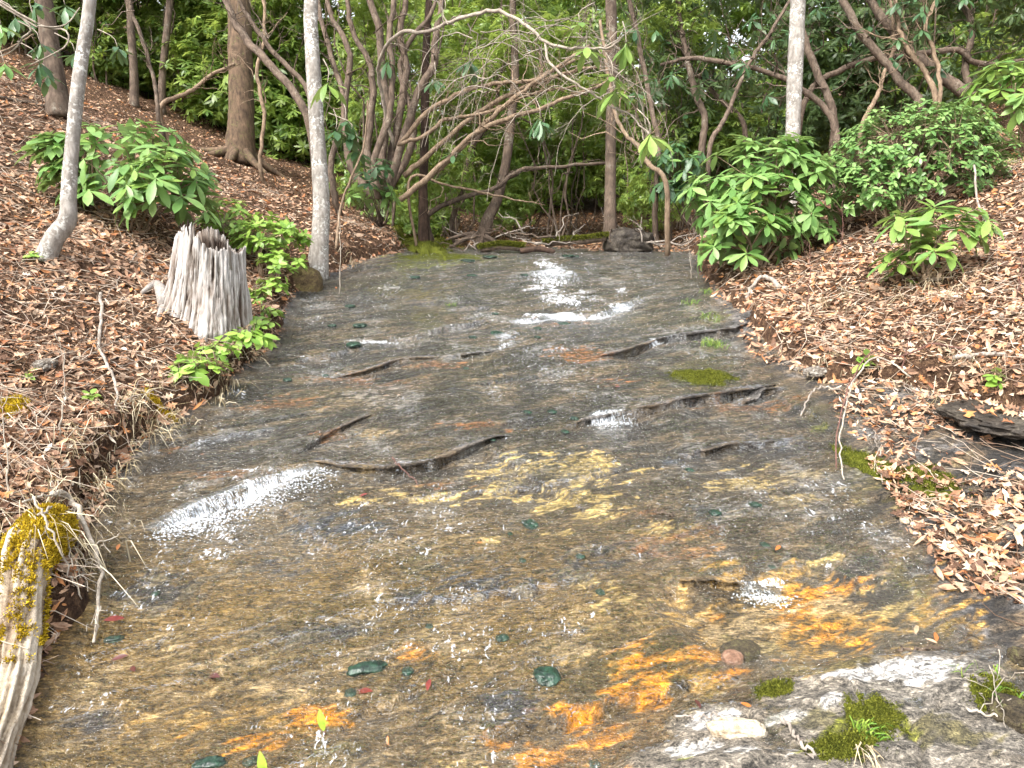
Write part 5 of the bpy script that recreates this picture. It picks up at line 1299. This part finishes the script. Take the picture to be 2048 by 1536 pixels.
stone('olive submerged stone in the ochre pool', on(1482, 1292, .012), (.060, .040, .024), M_DARKS, 5.2, .35)
stone('small reddish stone beside the submerged stone', on(1465, 1312, .012), (.03, .025, .02), stonemat('reddish_stone', (.10, .05, .03), (.25, .14, .09), (.36, .24, .17), .5), 6.2)
stone('round brown cobble at the right end of the pool', on(1810, 1052, .008), (.02, .018, .012), M_PALES, 7.7)
stone('round brown boulder at the foot of the straight grey tree', hit(598, 588)[0] + np.array([0, .12, .02]), (.17, .15, .20), M_BROWNS, 8.2)
q = W(1258, 478, 8.5); q[2] = _surf(q[0], q[1]) + .09
stone('rounded grey boulder beside the straight brown trunk at the stream head', q, (.27, .26, .17), M_LEDGE, 9.4, .2, rough=.5, n=40)
for k, (u, v, s, mt, lab) in enumerate([(1985, 795, (.34, .30, .045), M_LEDGE, 'overhanging grey rock ledge with a dark crevice at the right edge'), (1640, 748, (.10, .06, .03), M_GREYS, 'flat grey stone under the right bank lip'), (1600, 740, (.07, .05, .02), M_GREYS, 'small flat grey stone left of the flat stone on the right'),
                                        (2020, 1440, (.05, .06, .04), M_DARKS, 'dark mossy stone at the right edge near the bottom'), (92, 735, (.06, .05, .03), M_GREYS, 'small grey stone in the litter at the left'), (2038, 1325, (.03, .03, .03), M_DARKS, 'dark pebble at the right edge of the leaves')]):
    h, D = hit(u, v); c = h + np.array([0, 0, s[2] * .4])
    if k == 0: c = W(2050, 838, 3.5); c_ledge = c
    stone(lab, c, s, mt, 11 + k * 1.7, -.15 if k == 0 else .3 * k, rough=.55, n=50)

for k in range(60):
    a, r_ = rng.random() * 6.28, rng.random() ** .5
    x, y = c_ledge[0] + math.cos(a) * r_ * .30 - .02, c_ledge[1] + math.sin(a) * r_ * .26
    o = lay_leaf(x, y, rng.uniform(.05, .085), 'dry oak leaf lying on top of the overhanging ledge', 'oak leaves on the overhanging ledge')
    o.location.z = c_ledge[2] + .045 - .012 * r_ ** 2
# ------------------------------------------------------------------ moss cushions
def moss_cushion(label, u, v, ru, rv, h, mat, nf, name='moss_cushion', onrock=True, L=.008):
    c = on(u, v) if onrock else hit(u, v)[0]
    e1 = (on(u + ru, v) if onrock else hit(u + ru, v)[0]) - c; e2 = (on(u, v - rv) if onrock else hit(u, v - rv)[0]) - c
    a, bb = np.linalg.norm(e1[:2]), np.linalg.norm(e2[:2]); rot = math.radians(12)
    n = 44
    gx_, gy_ = np.meshgrid(np.linspace(-1.15, 1.15, n), np.linspace(-1.15, 1.15, n)); gx_, gy_ = gx_.ravel(), gy_.ravel()
    X = c[0] + gx_ * a * math.cos(rot) - gy_ * bb * math.sin(rot); Y = c[1] + gx_ * a * math.sin(rot) + gy_ * bb * math.cos(rot)
    mk = .85 - np.hypot(gx_, gy_) + .9 * fbm(gx_ * 2.6 + u, gy_ * 2.6, 2.0, 4, .65)
    Z = _surf(X, Y) + h * (ss(-.05, .45, mk) - .18) + .004 * perlin(X * 60, Y * 60, 1.0)
    V = np.c_[X, Y, Z]
    i = np.arange(n - 1)[:, None] * n; j = np.arange(n - 1)[None]; q = np.stack([i + j, i + j + 1, i + n + j + 1, i + n + j], -1).reshape(-1, 4)
    ok = (mk > -.08); q = q[ok[q].all(1)]
    us = np.unique(q); rm = np.zeros(n * n, int); rm[us] = np.arange(len(us))
    t = thing(name, label, 'moss', tuple(c), 'moss cushions')
    mb = MB(); mb.add(V[us], rm[q], np.clip(.35 + .5 * fbm(V[us][:, 0] * 20, V[us][:, 1] * 20, 1., 3), 0, 1)); part('cushion', mb, mat, t)
    src = ok & (mk > .0)
    dn = rng.integers(0, src.sum(), nf); Pn = V[src][dn] + np.c_[rng.uniform(-a, a, nf) / n * 2, rng.uniform(-bb, bb, nf) / n * 2, np.zeros(nf)]
    patch_fuzz('leaflets', t, Pn, np.repeat([[0, -.15, 1.]], nf, 0), nf, L, mat, .0022)
moss_cushion('bright green moss cushion on the rock right of the ledge', 1405, 752, 66, 20, .022, M_MOSSG, 9000)
moss_cushion('yellow green moss mat along the left of the crest', 880, 513, 100, 8, .005, M_MOSSG, 5000, L=.007)
moss_cushion('green moss mat by the leaves on the right rock shelf', 1855, 975, 55, 30, .008, M_MOSSG, 6000)
moss_cushion('thin moss patch right of the bramble tips', 1735, 930, 45, 45, .010, M_MOSSG, 3500)
moss_cushion('green moss mat on the pale rock at the bottom right', 1745, 1450, 62, 36, .010, M_MOSSG, 4500, L=.005)
moss_cushion('small moss patch between the pale rocks at the bottom', 1545, 1385, 45, 18, .006, M_MOSSG, 3000, L=.006)
moss_cushion('moss mat in the bottom right corner', 1995, 1405, 70, 26, .008, M_MOSSG, 5000, L=.006)
moss_cushion('dark moss mat below the bright mat at the bottom edge', 1690, 1512, 90, 24, .006, M_MOSSG, 5000, L=.006)
moss_cushion('golden moss tuft on the left bank edge', 325, 842, 28, 14, .05, M_MOSSY, 3000, onrock=False)
moss_cushion('golden moss patch at the left picture edge', 30, 815, 26, 14, .04, M_MOSSY, 2500, onrock=False)

# ------------------------------------------------------------------ dark green algae clumps held in the current
M_ALGAE = (lambda m: m.done(m.pbr(m.ramp(m.noise(m.coords(), 40, 3), [(.35, (.003, .012, .007)), (.55, (.008, .036, .018)), (.75, (.03, .09, .05))]), .42, m.bump(m.noise(m.coords((1, .4, 1)), 60, 3), .6, .01), .8)))(NT('wet_algae'))
AL = [(1060, 1040, 18, 14), (1095, 1352, 30, 26), (735, 1330, 48, 16), (815, 1338, 14, 11), (1005, 1278, 16, 9), (995, 660, 16, 7), (945, 671, 9, 7), (1075, 676, 8, 7), (1075, 655, 9, 6), (708, 692, 18, 8), (1055, 823, 10, 6), (1104, 823, 10, 7),
      (1128, 642, 14, 6), (985, 870, 7, 7), (1130, 860, 9, 6), (1148, 838, 10, 5), (932, 733, 7, 5), (575, 760, 11, 6), (650, 748, 8, 4), (1545, 1125, 8, 7), (1530, 1090, 10, 14), (1200, 1190, 10, 12), (1160, 1110, 11, 7), (1045, 1115, 8, 6),
      (858, 1245, 9, 8), (1020, 1062, 6, 9), (312, 1190, 10, 7), (228, 1276, 22, 8), (935, 520, 16, 4), (980, 512, 16, 4), (945, 552, 12, 5), (830, 556, 12, 4), (1048, 553, 9, 4), (1140, 512, 20, 5), (990, 626, 8, 5), (700, 610, 12, 8), (665, 655, 10, 6),
      (720, 655, 16, 5), (1430, 1030, 14, 8), (1510, 1015, 14, 8), (700, 1380, 14, 12), (420, 1525, 40, 16), (500, 1520, 18, 12), (1190, 1500, 14, 12), (1380, 930, 10, 6)]
LABA = {0: 'round green algae clump in the middle of the lower rock face', 1: 'largest glossy dark green algae clump near the bottom centre', 2: 'long dark green algae ridge left of the bottom centre', 3: 'small dark algae knob at the right end of the algae ridge', 4: 'teal algae clump midway between the ridge and the orange stain',
        27: 'dark green algae mat beside the bent dead branch', 41: 'wide green algae mat at the bottom edge'}
for k, (u, v, ru, rv) in enumerate(AL):
    c = on(u, v); a = ru * 2387 / (v - 205) / FPX; bb = abs(P(u, v - rv)[1] - P(u, v + rv)[1]) / 2
    bb = min(bb, a * 1.5)
    o = stone(LABA.get(k, 'small dark green algae clump on the wet rock'), c + np.array([0, 0, .001]), (a * .85, bb * .85, min(a, .05) * .28), M_ALGAE, 20 + k * 1.3, .3, 'algae_clump', 'algae clumps on the rock', rough=1.1, n=18, cat='algae')

# ------------------------------------------------------------------ falling white water
m = NT('white_water')
d_ = m.n('BsdfDiffuse', {'Color': (.80, .84, .88)}).outputs[0]; g_ = m.n('BsdfGlossy', {'Color': (1, 1, 1), 'Roughness': .15}).outputs[0]; t_ = m.n('BsdfTransparent').outputs[0]
x1 = m.n('MixShader', {0: .15}); m.t.links.new(d_, x1.inputs[1]); m.t.links.new(g_, x1.inputs[2])
x2 = m.n('MixShader', {0: .5}); m.t.links.new(x1.outputs[0], x2.inputs[1]); m.t.links.new(t_, x2.inputs[2])
M_WHITE = m.done(x2.outputs[0])
m = NT('falling_sheet')
cv = m.n('CombineXYZ'); m.t.links.new(m.attr('along'), cv.inputs[0]); m.t.links.new(m.attr('down'), cv.inputs[1])
mp = m.n('Mapping', {'Vector': cv.outputs[0], 'Scale': (1, .22, 1)}).outputs[0]
n1, n2 = m.noise(mp, 60, 4, .7, .5), m.noise(mp, 170, 3, .7, .4)
f = m.math('ADD', m.math('MULTIPLY', n1, .62), m.math('ADD', m.math('MULTIPLY', n2, .38), m.math('MULTIPLY', m.math('SUBTRACT', m.attr('thick'), .5), .42)))
f = m.ramp(f, [(.47, .02), (.68, .80)])
d_ = m.n('BsdfDiffuse', {'Color': (.78, .83, .88)}).outputs[0]; t_ = m.n('BsdfTransparent', {'Color': (.9, .93, .96)}).outputs[0]
g_ = m.n('BsdfGlossy', {'Roughness': .12, 'Normal': m.bump(n1, .8, .02)}).outputs[0]
xa_ = m.n('MixShader', {0: .14}); m.t.links.new(t_, xa_.inputs[1]); m.t.links.new(g_, xa_.inputs[2])
xb_ = m.n('MixShader'); m.t.links.new(f, xb_.inputs[0]); m.t.links.new(xa_.outputs[0], xb_.inputs[1]); m.t.links.new(d_, xb_.inputs[2])
M_SHEET = m.done(xb_.outputs[0])
def falls(label, line, h0, n, reach, nd, r=(.0012, .0035), splash=.10):
    q = np.array([P(*p) for p in line]); sl = spline(np.c_[q, np.zeros(len(q))], 200)[:, :2]
    tg = norm(np.gradient(sl, axis=0)); nm = np.c_[tg[:, 1], -tg[:, 0]]; nm *= -np.sign(nm[:, 1:2])       # downstream
    b = np.array([*sl[100], 0.]); b[2] = _surf(b[0], b[1])
    t = thing('small_waterfall', label, 'waterfall', tuple(b), 'white water falls')
    ns, nd_ = 200, 16
    tv = np.linspace(0, 1, nd_); Vs, al, dn_, tk = [], [], [], []
    gate = fbm(np.linspace(0, 9, 200), np.zeros(200), .7, 3)
    arc = np.r_[0, np.cumsum(np.linalg.norm(np.diff(sl, axis=0), axis=1))]
    ztop = np.array([_surf(*(sl[i] - nm[i] * .03)) for i in range(ns)]) + .009
    out_ = reach * (1 + .5 * perlin(arc * 14, 0, 2.0) + .25 * perlin(arc * 50, 0, 5.0))
    zbot = np.array([_surf(*(sl[i] + nm[i] * out_[i])) for i in range(ns)]) + .004
    zbot = np.minimum(zbot, ztop - .002)
    for j, f_ in enumerate(tv):
        p = sl - nm * .03 + nm * ((out_ + .03) * (f_ ** .8))[:, None] + nm * (.006 * perlin(arc * 40, f_ * 3 + 0 * arc, 1.0))[:, None]
        z = ztop + (zbot - ztop) * ss(.25, 1.0, np.full(ns, f_)) ** .8
        Vs.append(np.c_[p, z]); al.append(arc); dn_.append(np.full(ns, f_ * .12)); tk.append(np.clip(.55 + .9 * gate, 0, 1) * ss(0, .12, arc) * ss(0, .08, arc[-1] - arc) * (.45 + .55 * f_))
    jj = np.arange(nd_ - 1)[:, None] * ns; ii = np.arange(ns - 1)[None]
    qd = np.stack([jj + ii, jj + ii + 1, jj + ns + ii + 1, jj + ns + ii], -1).reshape(-1, 4)
    me = make_mesh('water_sheet', np.concatenate(Vs) - b, (), [qd], True, {'along': np.concatenate(al), 'down': np.concatenate(dn_), 'thick': np.concatenate(tk)}, M_SHEET)
    link('water_sheet', me, t)
    mb = MB()
    gate = fbm(np.linspace(0, 9, 200), np.zeros(200), .7, 2)
    for k in range(n):
        i = rng.integers(200)
        if gate[i] < -.30 and rng.random() < .7: continue
        s = sl[i] - nm[i] * rng.uniform(-.002, .012); e = sl[i] + nm[i] * reach * rng.uniform(.3, 1.7) + tg[i] * rng.normal(0, .016)
        zt, ze = _surf(*(sl[i] - nm[i] * .025)) + .008, _surf(*e) + .004
        if zt - ze < h0 * .25: continue
        f0 = rng.random() * .8; f1 = min(1.0, f0 + rng.uniform(.12, .5))
        ts = np.linspace(f0, f1, 6)
        pts = np.c_[s[0] + (e - s)[0] * ts, s[1] + (e - s)[1] * ts, zt + (ze - zt) * ts ** 1.7]
        pts += rng.normal(0, .0016, (6, 3))
        rr_ = rng.uniform(*r); mb.tube(pts, rr_ * np.array([.4, 1, .8, 1.2, .9, .4]), 4, cap=False)
    part('strands', mb, M_WHITE, t, kind='stuff')
    mb = MB()
    oct_ = np.array([[1, 0, 0], [-1, 0, 0], [0, 1, 0], [0, -1, 0], [0, 0, 1], [0, 0, -1]], float); of = [[0, 2, 4], [2, 1, 4], [1, 3, 4], [3, 0, 4], [2, 0, 5], [1, 2, 5], [3, 1, 5], [0, 3, 5]]
    for k in range(nd):
        i = rng.integers(200); e = sl[i] + nm[i] * (reach + abs(rng.normal(0, splash))) + tg[i] * rng.normal(0, .03)
        mb.add(oct_ * rng.uniform(.0012, .004) * np.array([1.3, 1.6, .8]) + np.array([*e, _surf(*e) + .008 + abs(rng.normal(0, .006))]), of)
    part('droplets', mb, M_WHITE, t, kind='stuff')
falls('white curtain of water over the long ledge on the left', [(292, 1062), (400, 1008), (520, 960), (636, 930)], .09, 260, .05, 1500, (.0007, .0018), .07)
falls('small white fall over the ledge right of centre', [(1180, 836), (1215, 830), (1252, 824)], .06, 40, .03, 160, (.0008, .002), .05)
falls('small white fall spilling into the ochre pool', [(1480, 1160), (1530, 1162), (1562, 1164)], .06, 30, .035, 260, (.0007, .0018), .03)
falls('thin white trickle over the upper centre ledge', [(985, 672), (1005, 668), (1025, 665)], .05, 30, .03, 140, (.0008, .0018), .06)
falls('thin trickle over the right hand ledge', [(1300, 676), (1312, 673)], .06, 18, .03, 20, (.001, .002), .02)
falls('foaming white cascade near the crest', [(1060, 545), (1110, 540), (1160, 550)], .04, 40, .05, 1300, (.001, .002), .22)
falls('white water line under the foaming cascade', [(1015, 642), (1110, 630), (1200, 625), (1280, 598)], .03, 60, .03, 420, (.001, .002), .025)

# ------------------------------------------------------------------ debris at the stream head
def log_at(label, pts, D, r, mat, moss=None, name='mossy_log', lift=0., n=26):
    path = spline(px_path(pts, D), n)
    b = path[n // 2].copy(); b[2] = _surf(b[0], b[1]); path[:, 2] += max(0, b[2] + r * .7 - path[n // 2][2])
    t = thing(name, label, 'log', tuple(b))
    part('trunk', MB().tube(path, r * (1 + .15 * perlin(np.linspace(0, 5, n), 0, r * 90)), 12, .25), mat, t)
    if moss:
        k = rng.integers(0, n, 5000); a = rng.uniform(-1.5, 1.5, 5000); td = norm(np.gradient(path, axis=0))[k]
        sv = norm(np.cross(td, [0, 0, 1.])); uv = np.cross(sv, td); nn = np.cos(a)[:, None] * uv + np.sin(a)[:, None] * sv
        pos = path[k] + td * rng.uniform(-.03, .03, 5000)[:, None] + nn * r
        patch_fuzz('moss', t, pos, nn, 7000, .018, moss, .005)
    return t
log_at('mossy log lying across the stream head', [(1090, 486), (1130, 482), (1170, 480), (1212, 474)], 8.4, .045, M_BROWN, M_MOSSG)
log_at('short mossy log left of the leaning tree at the stream head', [(960, 498), (1000, 492), (1045, 495)], 8.3, .045, M_BROWN, M_MOSSG)
log_at('dark wet log between the mossy logs', [(1040, 502), (1080, 498), (1110, 505)], 8.2, .03, M_DARK, None, 'wet_log')
moss_cushion('mossy bank foot below the dark dead trunk', 830, 492, 60, 16, .10, M_MOSSG, 5000, onrock=False, L=.025)
moss_cushion('mossy clod at the left end of the crest', 880, 488, 40, 10, .08, M_MOSSG, 4000, onrock=False, L=.025)
for k in range(26):
    u, v = rng.uniform(900, 1330), rng.uniform(470, 505); D = rng.uniform(8.1, 9.4)
    a, l = rng.uniform(0, 6.28), rng.uniform(.25, .8)
    p = W(u, v, D); p[2] = _surf(p[0], p[1]) + rng.uniform(.02, .16)
    e = p + np.array([math.cos(a) * l, math.sin(a) * l * .6, rng.uniform(-.02, .28)])
    w = wander(p, e, 9, .09); mb = MB().tube(w, np.linspace(rng.uniform(.008, .016), .003, 9), 5); twigs(mb, w, np.linspace(.012, .004, 9), 3, .2)
    b = p.copy(); b[2] = _surf(p[0], p[1])
    single('dead_branch', mb, M_STICK if k % 3 else M_BROWN, 'dead grey branch in the pile of debris at the stream head', 'branch', b, 'dead branches at the stream head')
for k, (px) in enumerate([[(955, 470), (930, 478), (905, 492), (900, 505)], [(962, 470), (985, 480), (1000, 495), (985, 505)], [(950, 468), (925, 470), (890, 480)], [(968, 470), (960, 488), (945, 502)]]):
    p = px_path(px, 8.9); p[:, 2] = np.maximum(p[:, 2], [_surf(a[0], a[1]) + .03 for a in p])
    b = p[0].copy(); b[2] = _surf(b[0], b[1])
    single('tree_root', MB().tube(spline(p, 14), np.linspace(.035, .012, 14), 7, .2), M_BROWN, 'twisting bare root at the foot of the leaning tree', 'root', b, 'roots of the leaning tree')

# ------------------------------------------------------------------ single coloured leaves on the wet rock
def flat_leafmat(name, c): m = NT(name); return m.done(m.pbr(m.mix(m.ramp(m.noise(m.coords(), 4, 3), [(.35, 0.0), (.7, .6)]), c, tuple(.45 * k for k in c)), .3, None, .5))
RED, ORA, MAR, PAL_, YG = [flat_leafmat(n, c) for n, c in (('red_leaf', (.17, .028, .02)), ('orange_leaf', (.45, .15, .03)), ('maroon_leaf', (.10, .03, .025)), ('buff_leaf', (.55, .38, .24)), ('yellow_green_single_leaf', (.30, .42, .04)))]
ell = {k: blade('fallen_leaf', 1.0, .36, .18, .25, mt, 6, .5, 7) for k, mt in (('r', RED), ('o', ORA), ('m', MAR), ('p', PAL_), ('y', YG))}
for u, v, k, s, lab in [(250, 1243, 'r', .075, 'bright red leaf in the water beside the bent branch'), (240, 1100, 'o', .05, 'orange leaf on the wet rock below the long fall'), (256, 1312, 'm', .06, 'dark folded leaf near the fallen log'), (735, 980, 'r', .05, 'red leaf on the yellow streak left of centre'),
                        (270, 1345, 'm', .05, 'maroon leaf flat on the sandy rock by the log'), (440, 1355, 'm', .07, 'reddish brown leaf under water at the lower left'), (745, 1385, 'r', .085, 'long reddish leaf on the ledge near the bottom'), (860, 1360, 'r', .055, 'dull red leaf right of the algae ridge'),
                        (775, 1462, 'o', .03, 'small orange leaf scrap near the bottom'), (780, 790, 'p', .05, 'pale leaf standing on the bare rock left of centre'), (798, 795, 'p', .04, 'smaller pale leaf beside the standing pale leaf'), (1240, 780, 'r', .04, 'small red leaf above the right centre ledge'),
                        (1258, 772, 'o', .035, 'small orange leaf above the right centre ledge'), (1310, 640, 'r', .04, 'tiny red leaf left of the right ledge'), (1560, 1100, 'o', .05, 'orange scrap on the streaked rock above the pool'), (965, 1085, 'o', .03, 'tiny orange scrap in the middle of the rock'),
                        (672, 578, 'o', .05, 'orange leaf near the left end of the crest'), (660, 588, 'o', .04, 'smaller orange leaf near the left end of the crest'), (1835, 1245, 'p', .05, 'pinkish leaf in the shallow at the right of the pool'), (1870, 1265, 'o', .06, 'tan red leaf right of the pool'),
                        (1850, 1280, 'p', .045, 'pale leaf lying right of the white scum'), (1400, 1425, 'm', .05, 'curled dark leaf on the grey rock at the bottom'), (1480, 1415, 'o', .045, 'curled brown leaf above the pale stone')]:
    x, y = P(u, v)
    if k in 'rm' and 1: pass
    lay_leaf(x, y, s * .75, lab, 'coloured leaves on the wet rock', ell[k], .014, .35)
for u, v, s, lab in [(648, 1446, .055, 'yellow green leaf standing upright at the ledge near the bottom'), (530, 1535, .06, 'bright green leaf standing at the bottom edge')]:
    p = on(u, v + 18); t = thing('seedling_leaf', lab, 'leaf', tuple(p))
    put_leaf(t, ell['y'], p + np.array([0, 0, .012]), np.array([-.2, .1, 1.0]), np.array([.2, -1, .2]), s)
    part('stalk', MB().tube([p - [0, 0, .01], p + [0.003, 0, .006], p + [0, 0, .014]], .0015, 4), M_REDTWIG, t)
